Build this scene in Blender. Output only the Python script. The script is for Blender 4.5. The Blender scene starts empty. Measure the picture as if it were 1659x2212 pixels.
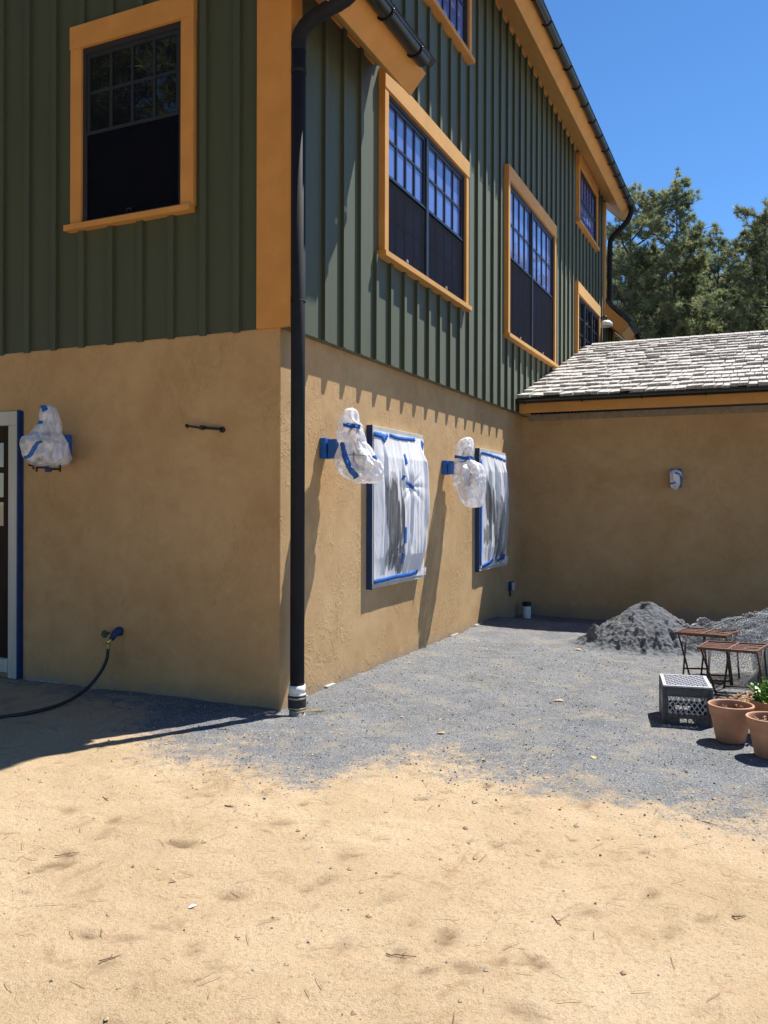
import bpy, bmesh, math, random
from mathutils import Vector, Matrix, noise
R = math.radians
random.seed(7)
S = bpy.context.scene
COL = S.collection

# ------------------------------------------------------------ camera
TH = R(24.42)
cam_d = bpy.data.cameras.new("camera")
cam = bpy.data.objects.new("camera", cam_d)
COL.objects.link(cam)
cam.location = (3.26, -5.33, 1.5)
cam.matrix_world = Matrix.Translation(cam.location) @ Matrix.Rotation(TH, 4, 'Z') @ Matrix.Rotation(R(90), 4, 'X') @ Matrix.Rotation(R(0.15), 4, 'Z')
cam_d.sensor_fit = 'VERTICAL'
cam_d.sensor_height = 36.0
cam_d.lens = 36.0 * 1829 / 2212
cam_d.shift_y = -16 / 2212
cam_d.clip_end = 2000
S.camera = cam

# ------------------------------------------------------------ light
SUN = Vector((0.255, 0.48, 1.0)).normalized()
elev = math.asin(SUN.z)
rot = math.atan2(SUN.x, SUN.y)
W = bpy.data.worlds.new("World")
S.world = W
W.use_nodes = True
nt = W.node_tree
bg = nt.nodes['Background']
sky = nt.nodes.new('ShaderNodeTexSky')
sky.sky_type = 'NISHITA'
sky.sun_disc = False
sky.sun_elevation = elev
sky.sun_rotation = rot
sky.altitude = 0
sky.air_density = 0.8
sky.dust_density = 0.0
sky.ozone_density = 5.0
hs = nt.nodes.new('ShaderNodeHueSaturation')
hs.inputs['Saturation'].default_value = 1.16
nt.links.new(sky.outputs[0], hs.inputs['Color'])
nt.links.new(hs.outputs[0], bg.inputs[0])
bg.inputs[1].default_value = 0.095
sl = bpy.data.lights.new("sun", 'SUN')
sl.energy = 5.0
sl.angle = R(0.53)
sl.color = (1.0, 0.95, 0.87)
so = bpy.data.objects.new("sun", sl)
COL.objects.link(so)
so.rotation_euler = SUN.to_track_quat('Z', 'Y').to_euler()
so.location = (5, 5, 20)
S.view_settings.view_transform = 'Standard'
S.view_settings.look = 'None'
S.view_settings.exposure = 0.90
S.view_settings.gamma = 1
S.cycles.max_bounces = 8
S.cycles.transparent_max_bounces = 16

# ------------------------------------------------------------ helpers
def tag(o, label=None, cat=None, group=None, kind=None):
    if label: o['label'] = label
    if cat: o['category'] = cat
    if group: o['group'] = group
    if kind: o['kind'] = kind
    return o

def empty(name, loc=(0, 0, 0), rz=0, **k):
    o = bpy.data.objects.new(name, None)
    o.empty_display_size = 0.1
    COL.objects.link(o)
    o.location = loc
    o.rotation_euler = (0, 0, rz)
    return tag(o, **k)

def root_of(o):
    while o.parent: o = o.parent
    return o

class MB:
    def __init__(s): s.v = []; s.f = []; s.sm = []
    def add(s, vs, fs, smooth=False):
        n = len(s.v)
        s.v += [tuple(v) for v in vs]
        s.f += [tuple(i + n for i in f) for f in fs]
        s.sm += [smooth] * len(fs)
        return s
    def box(s, x0, x1, y0, y1, z0, z1):
        v = [(x0,y0,z0),(x1,y0,z0),(x1,y1,z0),(x0,y1,z0),(x0,y0,z1),(x1,y0,z1),(x1,y1,z1),(x0,y1,z1)]
        return s.add(v, [(0,3,2,1),(4,5,6,7),(0,1,5,4),(1,2,6,5),(2,3,7,6),(3,0,4,7)])
    def hexa(s, v):  # 8 corners, bottom ring then top ring
        return s.add(v, [(0,3,2,1),(4,5,6,7),(0,1,5,4),(1,2,6,5),(2,3,7,6),(3,0,4,7)])
    def prism_y(s, prof, y0, y1):  # prof: list of (x,z)
        n = len(prof)
        v = [(x, y0, z) for x, z in prof] + [(x, y1, z) for x, z in prof]
        f = [tuple(range(n))[::-1], tuple(range(n, 2*n))] + [(i, (i+1) % n, n+(i+1) % n, n+i) for i in range(n)]
        return s.add(v, f)
    def bar(s, a, b, w, h=None, up=(0, 0, 1)):
        a = Vector(a); b = Vector(b); h = h or w
        d = (b - a).normalized(); u = Vector(up)
        if abs(d.dot(u)) > .95: u = Vector((1, 0, 0))
        x = d.cross(u).normalized() * w / 2; z = x.normalized().cross(d).normalized() * h / 2
        return s.hexa([a-x-z, a+x-z, b+x-z, b-x-z, a-x+z, a+x+z, b+x+z, b-x+z])
    def tube(s, pts, r, n=12, cap=True):
        pts = [Vector(p) for p in pts]
        rs = r if isinstance(r, (list, tuple)) else [r] * len(pts)
        vs = []; u = None
        for i, p in enumerate(pts):
            d = (pts[min(i+1, len(pts)-1)] - pts[max(i-1, 0)]).normalized()
            if u is None:
                u = Vector((0, 0, 1)) if abs(d.z) < .9 else Vector((1, 0, 0))
            u = (u - d * u.dot(d)).normalized(); w = d.cross(u)
            for k in range(n):
                a = 2*math.pi*k/n
                vs.append(p + (u*math.cos(a) + w*math.sin(a)) * rs[i])
        fs = []
        for i in range(len(pts)-1):
            for k in range(n):
                fs.append((i*n+k, i*n+(k+1) % n, (i+1)*n+(k+1) % n, (i+1)*n+k))
        s.add(vs, fs, True)
        if cap:
            m = len(s.v) - len(vs)
            s.f += [tuple(m+k for k in range(n))[::-1], tuple(m+(len(pts)-1)*n+k for k in range(n))]
            s.sm += [False, False]
        return s
    def lathe(s, prof, c=(0, 0, 0), n=32):  # prof: (r,z) closed or open
        vs = []; m = len(prof)
        for k in range(n):
            a = 2*math.pi*k/n
            for r, z in prof: vs.append((c[0]+r*math.cos(a), c[1]+r*math.sin(a), c[2]+z))
        fs = []
        for k in range(n):
            for i in range(m-1):
                fs.append((k*m+i, ((k+1) % n)*m+i, ((k+1) % n)*m+i+1, k*m+i+1))
        return s.add(vs, fs, True)
    def grid(s, nu, nv, fn, smooth=True):
        vs = [fn(i/(nu-1), j/(nv-1)) for j in range(nv) for i in range(nu)]
        fs = [(j*nu+i, j*nu+i+1, (j+1)*nu+i+1, (j+1)*nu+i) for j in range(nv-1) for i in range(nu-1)]
        return s.add(vs, fs, smooth)
    def build(s, name, mat, parent=None, bevel=0, solid=0, **k):
        o0 = Vector(root_of(parent).location) if parent else Vector((0, 0, 0))
        me = bpy.data.meshes.new(name)
        me.from_pydata([tuple(Vector(v) - o0) for v in s.v], [], s.f)
        me.polygons.foreach_set('use_smooth', s.sm)
        me.materials.append(mat)
        me.update()
        o = bpy.data.objects.new(name, me)
        COL.objects.link(o)
        if parent: o.parent = parent
        if solid:
            md = o.modifiers.new('solid', 'SOLIDIFY'); md.thickness = solid; md.offset = 0
        if bevel:
            md = o.modifiers.new('bevel', 'BEVEL'); md.width = bevel; md.segments = 2; md.limit_method = 'ANGLE'; md.angle_limit = R(50)
        return tag(o, **k)

def copy_tree(o, parent=None):
    c = o.copy(); COL.objects.link(c); c.parent = parent
    for ch in list(o.children): copy_tree(ch, c)
    return c

# ------------------------------------------------------------ materials
def mat(name):
    m = bpy.data.materials.new(name); m.use_nodes = True
    n = m.node_tree.nodes; n.clear()
    return m, n, m.node_tree.links

def N(n, t, **k):
    x = n.new(t)
    for a, v in k.items():
        if a.startswith('i_'): x.inputs[a[2:].replace('_', ' ')].default_value = v
        else: setattr(x, a, v)
    return x

def noise_tex(n, l, co, scale, detail=4, rough=.55, dist=0.0, stretch=None):
    if stretch:
        mp = N(n, 'ShaderNodeMapping'); mp.inputs['Scale'].default_value = stretch
        l.new(co, mp.inputs[0]); co = mp.outputs[0]
    t = N(n, 'ShaderNodeTexNoise'); t.inputs['Scale'].default_value = scale
    t.inputs['Detail'].default_value = detail; t.inputs['Roughness'].default_value = rough
    t.inputs['Distortion'].default_value = dist
    l.new(co, t.inputs['Vector'])
    return t.outputs['Fac']

def ramp(n, l, fac, stops):
    r = N(n, 'ShaderNodeValToRGB')
    e = r.color_ramp.elements
    while len(e) < len(stops): e.new(0.5)
    for x, (p, c) in zip(e, stops):
        x.position = p; x.color = (*c, 1) if len(c) == 3 else (c[0],)*3 + (1,)
    l.new(fac, r.inputs[0])
    return r.outputs[0]

def mixc(n, l, fac, a, b, mode='MIX'):
    x = N(n, 'ShaderNodeMix', data_type='RGBA', blend_type=mode)
    for s, v in ((x.inputs[0], fac), (x.inputs[6], a), (x.inputs[7], b)):
        if hasattr(v, 'links'): l.new(v, s)
        elif isinstance(v, (int, float)): s.default_value = v
        else: s.default_value = (*v, 1)
    return x.outputs[2]

def math_n(n, l, op, a, b=0.0, clamp=False):
    x = N(n, 'ShaderNodeMath', operation=op, use_clamp=clamp)
    for s, v in ((x.inputs[0], a), (x.inputs[1], b)):
        if hasattr(v, 'links'): l.new(v, s)
        else: s.default_value = v
    return x.outputs[0]

def simple(name, col, rough=.6, metal=0, var=.12, vscale=6, bump=0, bscale=60, spec=.5, stretch=None, ior=None, coat=0, sheen=0):
    m, n, l = mat(name)
    tc = N(n, 'ShaderNodeTexCoord').outputs['Object']
    b = N(n, 'ShaderNodeBsdfPrincipled'); o = N(n, 'ShaderNodeOutputMaterial')
    f = noise_tex(n, l, tc, vscale, 5, .6, 0, stretch)
    lo = tuple(c*(1-var) for c in col); hi = tuple(min(1, c*(1+var)) for c in col)
    l.new(ramp(n, l, f, [(.3, lo), (.7, hi)]), b.inputs['Base Color'])
    b.inputs['Roughness'].default_value = rough; b.inputs['Metallic'].default_value = metal
    b.inputs['Specular IOR Level'].default_value = spec
    if ior: b.inputs['IOR'].default_value = ior
    if sheen: b.inputs['Sheen Weight'].default_value = sheen; b.inputs['Sheen Roughness'].default_value = .45; b.inputs['Sheen Tint'].default_value = (*(min(1, .55+4*(c_-min(col))) for c_ in col), 1)
    if coat: b.inputs['Coat Weight'].default_value = coat; b.inputs['Coat Roughness'].default_value = .1
    if bump:
        f2 = noise_tex(n, l, tc, bscale, 4, .6, 0, stretch)
        bp = N(n, 'ShaderNodeBump'); bp.inputs['Strength'].default_value = bump; bp.inputs['Distance'].default_value = .01
        l.new(f2, bp.inputs['Height']); l.new(bp.outputs[0], b.inputs['Normal'])
    l.new(b.outputs[0], o.inputs[0])
    return m

def stucco_mat():
    m, n, l = mat('stucco')
    tc = N(n, 'ShaderNodeTexCoord').outputs['Object']
    b = N(n, 'ShaderNodeBsdfPrincipled'); o = N(n, 'ShaderNodeOutputMaterial')
    f1 = noise_tex(n, l, tc, 1.1, 4, .6, .6)
    c = ramp(n, l, f1, [(.3, (.42, .267, .13)), (.5, (.475, .312, .16)), (.7, (.525, .357, .19))])
    f2 = noise_tex(n, l, tc, 5, 6, .65, .3)
    c = mixc(n, l, math_n(n, l, 'MULTIPLY', ramp(n, l, f2, [(.45, (0,)), (.7, (1,))]), .35), c, (.36, .22, .10))
    # trowel patches, and dust splashed up at the foot of the wall
    f5 = noise_tex(n, l, tc, 2.6, 7, .7, 1.8)
    c = mixc(n, l, math_n(n, l, 'MULTIPLY', ramp(n, l, f5, [(.50, (0,)), (.56, (1,)), (.62, (.3,))]), .22), c, (.56, .40, .22))
    sx = N(n, 'ShaderNodeSeparateXYZ'); l.new(tc, sx.inputs[0])
    f6 = noise_tex(n, l, tc, 7, 5, .7)
    zz = math_n(n, l, 'ADD', sx.outputs[2], math_n(n, l, 'MULTIPLY', math_n(n, l, 'SUBTRACT', f6, .5), .30))
    c = mixc(n, l, ramp(n, l, zz, [(.02, (.55,)), (.12, (0,))]), c, (.27, .23, .18))
    l.new(c, b.inputs['Base Color'])
    b.inputs['Roughness'].default_value = .9; b.inputs['Specular IOR Level'].default_value = .15
    # skip trowel: flat plateaus with torn edges
    w = noise_tex(n, l, tc, 4.2, 3, .5, 1.4)
    e = ramp(n, l, w, [(.49, (0,)), (.505, (1,)), (.56, (.92,)), (.585, (.25,))])
    w2 = noise_tex(n, l, tc, 11, 3, .55, 1.0, (1, 1, .55))
    e2 = ramp(n, l, w2, [(.56, (0,)), (.575, (1,)), (.63, (.8,)), (.65, (0,))])
    w4 = noise_tex(n, l, tc, 24, 2, .5, .8, (1, 1, .4))
    e4 = ramp(n, l, w4, [(.63, (0,)), (.65, (1,))])
    # patchy: texture shows strongly only in places
    pm = ramp(n, l, noise_tex(n, l, tc, 1.7, 3, .5), [(.42, (.05,)), (.62, (1,))])
    w3 = noise_tex(n, l, tc, 90, 3, .6)
    h = math_n(n, l, 'ADD', math_n(n, l, 'MULTIPLY', math_n(n, l, 'MULTIPLY', e, pm), .28), math_n(n, l, 'MULTIPLY', math_n(n, l, 'MULTIPLY', e2, .8), pm))
    h = math_n(n, l, 'ADD', h, math_n(n, l, 'MULTIPLY', math_n(n, l, 'MULTIPLY', e4, .7), pm))
    h = math_n(n, l, 'ADD', h, math_n(n, l, 'MULTIPLY', w3, .22))
    bp = N(n, 'ShaderNodeBump'); bp.inputs['Strength'].default_value = 1; bp.inputs['Distance'].default_value = .0038
    l.new(h, bp.inputs['Height']); l.new(bp.outputs[0], b.inputs['Normal'])
    l.new(b.outputs[0], o.inputs[0])
    return m

def glass_mat(name, base, ior=1.7):
    m, n, l = mat(name)
    tc = N(n, 'ShaderNodeTexCoord').outputs['Object']
    b = N(n, 'ShaderNodeBsdfPrincipled'); o = N(n, 'ShaderNodeOutputMaterial')
    b.inputs['Base Color'].default_value = (*base, 1)
    b.inputs['Roughness'].default_value = .01; b.inputs['IOR'].default_value = ior
    f = noise_tex(n, l, tc, 1.3, 2, .5)
    bp = N(n, 'ShaderNodeBump'); bp.inputs['Strength'].default_value = .25; bp.inputs['Distance'].default_value = .02
    l.new(f, bp.inputs['Height']); l.new(bp.outputs[0], b.inputs['Normal'])
    l.new(b.outputs[0], o.inputs[0])
    return m

def screen_mat():
    m, n, l = mat('insect_screen')
    o = N(n, 'ShaderNodeOutputMaterial')
    t = N(n, 'ShaderNodeBsdfTransparent'); d = N(n, 'ShaderNodeBsdfPrincipled')
    d.inputs['Base Color'].default_value = (.004, .005, .011, 1); d.inputs['Roughness'].default_value = .8; d.inputs['Specular IOR Level'].default_value = .05
    x = N(n, 'ShaderNodeMixShader')
    tc = N(n, 'ShaderNodeTexCoord').outputs['Object']
    f = noise_tex(n, l, tc, 2.0, 3, .5)
    l.new(ramp(n, l, f, [(.3, (.80,)), (.7, (.9,))]), x.inputs[0])
    l.new(t.outputs[0], x.inputs[1]); l.new(d.outputs[0], x.inputs[2]); l.new(x.outputs[0], o.inputs[0])
    return m

def plastic_mat(name, attr=None, lo=.6, hi=1.0, scale=5, trans=.2, wr=14, dist=.006, stretch=(1, 1, .6)):
    """thin cloudy polythene: white where it is bunched, clearer where it is stretched flat"""
    m, n, l = mat(name)
    tc = N(n, 'ShaderNodeTexCoord').outputs['Object']
    o = N(n, 'ShaderNodeOutputMaterial')
    df = N(n, 'ShaderNodeBsdfDiffuse'); df.inputs[0].default_value = (.90, .90, .94, 1)
    tl = N(n, 'ShaderNodeBsdfTranslucent'); tl.inputs[0].default_value = (.90, .90, .94, 1)
    mx = N(n, 'ShaderNodeMixShader'); mx.inputs[0].default_value = trans
    l.new(df.outputs[0], mx.inputs[1]); l.new(tl.outputs[0], mx.inputs[2])
    g = N(n, 'ShaderNodeBsdfGlossy'); g.inputs['Roughness'].default_value = .26
    m2 = N(n, 'ShaderNodeMixShader'); m2.inputs[0].default_value = .08
    l.new(mx.outputs[0], m2.inputs[1]); l.new(g.outputs[0], m2.inputs[2])
    # the clear parts still carry a glossy film
    tr = N(n, 'ShaderNodeBsdfTransparent'); tr.inputs[0].default_value = (.92, .93, .96, 1)
    g2 = N(n, 'ShaderNodeMixShader'); g2.inputs[0].default_value = .07
    l.new(tr.outputs[0], g2.inputs[1]); l.new(g.outputs[0], g2.inputs[2])
    st = noise_tex(n, l, tc, scale, 5, .65, 1.2, stretch)
    if attr:
        at = N(n, 'ShaderNodeAttribute', attribute_name=attr).outputs['Fac']
        k = math_n(n, l, 'ADD', at, math_n(n, l, 'MULTIPLY', math_n(n, l, 'SUBTRACT', st, .5), .9), True)
        k = ramp(n, l, k, [(0, (.13,)), (.45, (.45,)), (.8, (.88,)), (1, (.95,))])
    else:
        k = ramp(n, l, st, [(.40, (lo,)), (.56, (hi,))])
    m3 = N(n, 'ShaderNodeMixShader'); l.new(k, m3.inputs[0])
    l.new(g2.outputs[0], m3.inputs[1]); l.new(m2.outputs[0], m3.inputs[2])
    # sharp creases (ridged cells) and fine wrinkles
    mp = N(n, 'ShaderNodeMapping'); mp.inputs['Scale'].default_value = stretch; l.new(tc, mp.inputs[0])
    wn = N(n, 'ShaderNodeTexNoise'); wn.inputs['Scale'].default_value = 6; l.new(mp.outputs[0], wn.inputs['Vector'])
    mv = N(n, 'ShaderNodeMix', data_type='RGBA'); mv.inputs[0].default_value = .12
    l.new(mp.outputs[0], mv.inputs[6]); l.new(wn.outputs['Color'], mv.inputs[7])
    vo = N(n, 'ShaderNodeTexVoronoi', feature='F1'); vo.inputs['Scale'].default_value = wr; l.new(mv.outputs[2], vo.inputs['Vector'])
    f3 = noise_tex(n, l, tc, wr*2.2, 4, .6, 1.4, stretch)
    h = math_n(n, l, 'ADD', vo.outputs['Distance'], math_n(n, l, 'MULTIPLY', f3, .5))
    bp = N(n, 'ShaderNodeBump'); bp.inputs['Strength'].default_value = 1; bp.inputs['Distance'].default_value = dist
    l.new(h, bp.inputs['Height'])
    for s_ in (df, tl, g): l.new(bp.outputs[0], s_.inputs['Normal'])
    l.new(m3.outputs[0], o.inputs[0])
    return m

def ground_mat():
    m, n, l = mat('sand_and_gravel')
    tc = N(n, 'ShaderNodeTexCoord').outputs['Object']
    b = N(n, 'ShaderNodeBsdfPrincipled'); o = N(n, 'ShaderNodeOutputMaterial')
    at = N(n, 'ShaderNodeAttribute', attribute_name='gravel').outputs['Fac']
    st = N(n, 'ShaderNodeAttribute', attribute_name='stain').outputs['Fac']
    # sand
    a1 = noise_tex(n, l, tc, 1.4, 6, .65, .4)
    sand = ramp(n, l, a1, [(.25, (.38, .285, .172)), (.5, (.45, .34, .217)), (.75, (.51, .40, .27))])
    a2 = noise_tex(n, l, tc, 55, 3, .7)
    sand = mixc(n, l, ramp(n, l, a2, [(.52, (0,)), (.75, (.75,))]), sand, (.27, .165, .08))
    a4 = noise_tex(n, l, tc, 150, 2, .7)
    sand = mixc(n, l, ramp(n, l, a4, [(.60, (0,)), (.72, (.8,))]), sand, (.15, .10, .07))
    sand = mixc(n, l, ramp(n, l, a4, [(.26, (.7,)), (.36, (0,))]), sand, (.62, .52, .40))
    a5 = noise_tex(n, l, tc, 5.5, 5, .7, .9, (1, .7, 1))
    sand = mixc(n, l, ramp(n, l, a5, [(.56, (0,)), (.72, (.65,))]), sand, (.26, .165, .085))
    sand = mixc(n, l, math_n(n, l, 'MULTIPLY', st, .95), sand, (.15, .095, .055))
    # grey crushed stone
    g1 = noise_tex(n, l, tc, 2.2, 5, .6, .5)
    gr = ramp(n, l, g1, [(.3, (.112, .119, .131)), (.7, (.18, .186, .196))])
    g2 = noise_tex(n, l, tc, 120, 2, .75)
    gr = mixc(n, l, ramp(n, l, g2, [(.55, (0,)), (.68, (.9,))]), gr, (.45, .45, .45))
    gr = mixc(n, l, ramp(n, l, g2, [(.32, (.85,)), (.45, (0,))]), gr, (.05, .052, .058))
    g3 = noise_tex(n, l, tc, 3.2, 6, .7, 1.0)
    gr = mixc(n, l, ramp(n, l, g3, [(.50, (0,)), (.70, (.6,))]), gr, (.31, .27, .20))
    # break up the border
    br = noise_tex(n, l, tc, 9, 7, .75)
    k = math_n(n, l, 'ADD', at, math_n(n, l, 'MULTIPLY', math_n(n, l, 'SUBTRACT', br, .5), 1.7))
    br2 = noise_tex(n, l, tc, 70, 2, .6)
    k = math_n(n, l, 'ADD', k, math_n(n, l, 'MULTIPLY', math_n(n, l, 'SUBTRACT', br2, .5), .9))
    k = ramp(n, l, k, [(.30, (0,)), (.5, (.55,)), (.72, (1,))])
    c = mixc(n, l, k, sand, gr)
    l.new(c, b.inputs['Base Color'])
    b.inputs['Roughness'].default_value = .95; b.inputs['Specular IOR Level'].default_value = .1
    h1 = noise_tex(n, l, tc, 45, 6, .8)
    h2 = noise_tex(n, l, tc, 7, 4, .6)
    h3 = noise_tex(n, l, tc, 160, 2, .7)
    h = math_n(n, l, 'ADD', math_n(n, l, 'MULTIPLY', h1, .9), math_n(n, l, 'MULTIPLY', h2, 1.6))
    h = math_n(n, l, 'ADD', h, math_n(n, l, 'MULTIPLY', h3, .5))
    bp = N(n, 'ShaderNodeBump'); bp.inputs['Strength'].default_value = 1; bp.inputs['Distance'].default_value = .011
    l.new(h, bp.inputs['Height']); l.new(bp.outputs[0], b.inputs['Normal'])
    l.new(b.outputs[0], o.inputs[0])
    return m

M = {}
M['stucco'] = stucco_mat()
M['green'] = simple('green_siding', (.058, .070, .044), .55, var=.12, vscale=3, bump=.14, bscale=25, stretch=(1, 1, .12), spec=.3, sheen=.20)
M['orange'] = simple('orange_trim', (.55, .26, .072), .6, var=.09, vscale=4, bump=.12, bscale=40, spec=.2, sheen=.15)
M['frame'] = simple('dark_window_frame', (.018, .022, .032), .4, var=.1)
M['glass'] = glass_mat('window_glass_sky_tint', (.12, .17, .44), 2.8)  # blue base colour stands in for the reflected sky
M['glass_dark'] = glass_mat('window_glass_dark', (.008, .01, .014), 1.55)
M['screen'] = screen_mat()
M['clip'] = simple('pale_clip', (.5, .5, .5), .4)
M['gutter'] = simple('bronze_gutter', (.022, .026, .024), .28, metal=.35, var=.2, vscale=8, spec=.6)
M['pipe'] = simple('black_downspout', (.014, .016, .022), .75, metal=.0, var=.2, vscale=6, spec=.2)
M['pvc'] = simple('white_pvc', (.72, .72, .70), .4, var=.05)
M['pvc_dirty'] = simple('dirty_pvc', (.34, .33, .30), .8, var=.35, vscale=25)
M['rubber'] = simple('black_rubber', (.02, .02, .022), .7, bump=.3)
M['steel'] = simple('steel_band', (.45, .42, .33), .35, metal=.8)
M['tape'] = simple('blue_tape', (.008, .105, .42), .55, var=.15, vscale=18, bump=.25, bscale=30)
M['tape_dark'] = simple('dark_blue_tape', (.006, .035, .13), .6, var=.25, vscale=12, bump=.25, bscale=30)
M['casing'] = simple('grey_primed_wood', (.50, .49, .45), .65, var=.12, vscale=3, bump=.15, bscale=20, stretch=(4, 4, .3))
M['brown'] = simple('dark_brown_door', (.028, .016, .010), .7, spec=.15, var=.25, vscale=6, stretch=(4, 4, .4))
M['film'] = plastic_mat('cloudy_plastic_film', 'dense', scale=4.5, trans=.12, wr=7, dist=.008, stretch=(1, 1, .25))
M['film_end'] = plastic_mat('loose_plastic_film', None, .5, .9, 9, .3, 16, .006)
M['bag'] = plastic_mat('plastic_bag_film', None, .50, .92, 7, .33, 12, .0022, (1, 1, .75))
M['black'] = simple('black_metal', (.012, .012, .014), .45, metal=.3)
M['brass'] = simple('brass', (.62, .43, .14), .3, metal=.9)
M['bibgreen'] = simple('green_valve_wheel', (.01, .06, .035), .4)
M['hose'] = simple('black_hose', (.01, .014, .02), .45)
M['shake'] = simple('weathered_shake', (.44, .415, .39), .85, var=.32, vscale=7, bump=.5, bscale=50, stretch=(5, .6, 1), spec=.2)
M['shake_base'] = simple('roof_underlay', (.03, .028, .026), .9)
M['shingle'] = simple('dark_roof_shingle', (.035, .035, .04), .8, var=.3, vscale=20, bump=.5)
M['frieze'] = simple('grey_frieze', (.27, .225, .16), .85, var=.25, vscale=12, bump=.3)
M['footing'] = simple('bare_footing', (.34, .33, .31), .9, var=.25, vscale=15, bump=.5)
M['rust'] = simple('rusty_iron', (.15, .07, .045), .75, metal=.2, var=.5, vscale=35, bump=.6, bscale=120)
M['rust_leg'] = simple('dark_rusty_iron', (.06, .035, .025), .7, metal=.3, var=.5, vscale=35, bump=.5, bscale=120)
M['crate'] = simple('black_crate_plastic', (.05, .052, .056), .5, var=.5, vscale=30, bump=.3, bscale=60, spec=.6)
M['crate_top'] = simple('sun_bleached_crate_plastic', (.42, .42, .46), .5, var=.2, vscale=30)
M['terra'] = simple('terracotta', (.47, .25, .155), .85, var=.14, vscale=9, bump=.15, bscale=80, spec=.2)
M['soil'] = simple('dry_soil', (.05, .038, .028), .95, var=.4, vscale=30, bump=1, bscale=60)
M['leafgreen'] = simple('fresh_leaf', (.12, .26, .035), .5, var=.3, vscale=20)
M['leafdry'] = simple('dry_leaf', (.30, .19, .11), .8, var=.45, vscale=30)
M['wire'] = simple('galvanised_wire', (.30, .32, .345), .6, metal=.1, var=.35, vscale=9)
M['pile'] = simple('grey_stone_dust', (.135, .14, .15), .95, var=.3, vscale=14, bump=1, bscale=45, spec=.1)
M['bark'] = simple('pine_bark', (.085, .062, .05), .9, var=.35, vscale=8, bump=1, bscale=14, stretch=(2, 2, .4))
M['twig'] = simple('brown_twig', (.22, .13, .075), .8, var=.3, vscale=20)
M['stone'] = simple('pebble', (.30, .27, .24), .85, var=.5, vscale=12)
M['wood'] = simple('fresh_wood_splinter', (.70, .50, .22), .7, var=.15)
M['white'] = simple('white_lamp_enamel', (.75, .76, .76), .3, var=.05)
M['lightleaf'] = simple('tan_leaf', (.45, .31, .16), .8, var=.2)

def needle_mat():
    m, n, l = mat('pine_needles')
    o = N(n, 'ShaderNodeOutputMaterial'); b = N(n, 'ShaderNodeBsdfPrincipled')
    at = N(n, 'ShaderNodeAttribute', attribute_name='tint').outputs['Fac']
    oi = N(n, 'ShaderNodeObjectInfo').outputs['Random']
    c = ramp(n, l, at, [(0, (.10, .13, .075)), (.45, (.23, .265, .13)), (.85, (.42, .43, .21)), (1, (.32, .25, .15))])
    c2 = mixc(n, l, math_n(n, l, 'MULTIPLY', oi, .35), c, (.08, .12, .045))
    l.new(c2, b.inputs['Base Color']); b.inputs['Roughness'].default_value = .5
    t = N(n, 'ShaderNodeBsdfTranslucent'); l.new(c2, t.inputs[0])
    x = N(n, 'ShaderNodeMixShader'); x.inputs[0].default_value = .5
    l.new(b.outputs[0], x.inputs[1]); l.new(t.outputs[0], x.inputs[2]); l.new(x.outputs[0], o.inputs[0])
    return m
M['needles'] = needle_mat()

# ------------------------------------------------------------ ground
def sstep(a, b, x):
    t = max(0, min(1, (x-a)/(b-a))); return t*t*(3-2*t)
def nz(x, y, z=0.0): return noise.noise(Vector((x, y, z)))

SCUFFS = []
def ground_h(x, y, fine=True):
    h = .012*nz(x*.9, y*.9, 3.1) + .008*nz(x*2.6, y*2.6, 7.7)
    # dips towards the wing wall
    h -= .10*sstep(5.35, 6.0, y) * (1 - sstep(9, 12, x))
    h += .02*sstep(4.2, 5.2, y) * (1-sstep(5.2, 5.8, y))
    # stone dust piled a little against the side wall
    if 0 <= x < .5: h += .02*(1-x/.5)*sstep(.35, .7, y)*(1+.7*nz(x*3, y*5, 1)) 
    # washed-out hollow at the downspout
    d = math.hypot(x-.13, y+.0)
    h -= .045*math.exp(-(d/.12)**2)
    if fine and -3 < x < 5.5 and -4.5 < y < 7:
        h += .006*nz(x*9, y*9, 1.7) + .0035*nz(x*22, y*22, 5.2)
        # drag marks
        h += .004*max(0, nz(x*3+y*2, y*14-x*6, 9.1))
    return h

def grid_axis(lo, hi, step, far):
    a = []
    x = lo
    while x <= hi + 1e-6: a.append(x); x += step
    s_ = step; x = hi
    r_ = []
    while x < far:
        s_ *= 1.35; x += s_; r_.append(min(x, far))
    s_ = step; x = lo; l_ = []
    while x > -far:
        s_ *= 1.35; x -= s_; l_.append(max(x, -far))
    return l_[::-1] + a + r_

xs = grid_axis(-2.6, 4.6, .03, 250)
ys = grid_axis(-4.2, 2.2, .03, 250)
ys = [y for y in ys if y <= 2.2]
y = 2.2; s_ = .03
while y < 7.0: s_ = min(.06, s_*1.06); y += s_; ys.append(y)
while y < 250: s_ *= 1.35; y += s_; ys.append(min(y, 250))

rs = random.Random(5)
sc_pts = [(1.17,-1.917,.07),(.531,-2.588,.05),(1.613,-2.107,.07),(1.653,-2.366,.06),(1.943,-2.407,.06),(2.249,-2.58,.07),(2.10,-2.52,.05),(1.947,-2.777,.06),(2.158,-2.761,.05),(1.094,-3.063,.05),(1.28,-3.2,.05),(2.606,-2.89,.07),(2.854,-1.935,.05),(2.571,-2.605,.05),(.594,-2.672,.05),(.50,-2.35,.06),(.15,-2.2,.06),(.9,-2.3,.07),(2.378,-2.738,.06),(1.9,-.98,.05),(2.95,-2.2,.06),(2.65,-2.2,.05),(.9,-1.6,.05),(1.5,-3.0,.05)]
for i in range(150): sc_pts.append((rs.uniform(-1.5, 4.2), rs.uniform(-4, -.9), rs.choice((.015, .02, .03, .05))*rs.uniform(.8, 1.3)))
sc = [(x_, y_, r_, rs.uniform(0, 3.14), rs.uniform(.4, 1)) for x_, y_, r_ in sc_pts]
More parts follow.
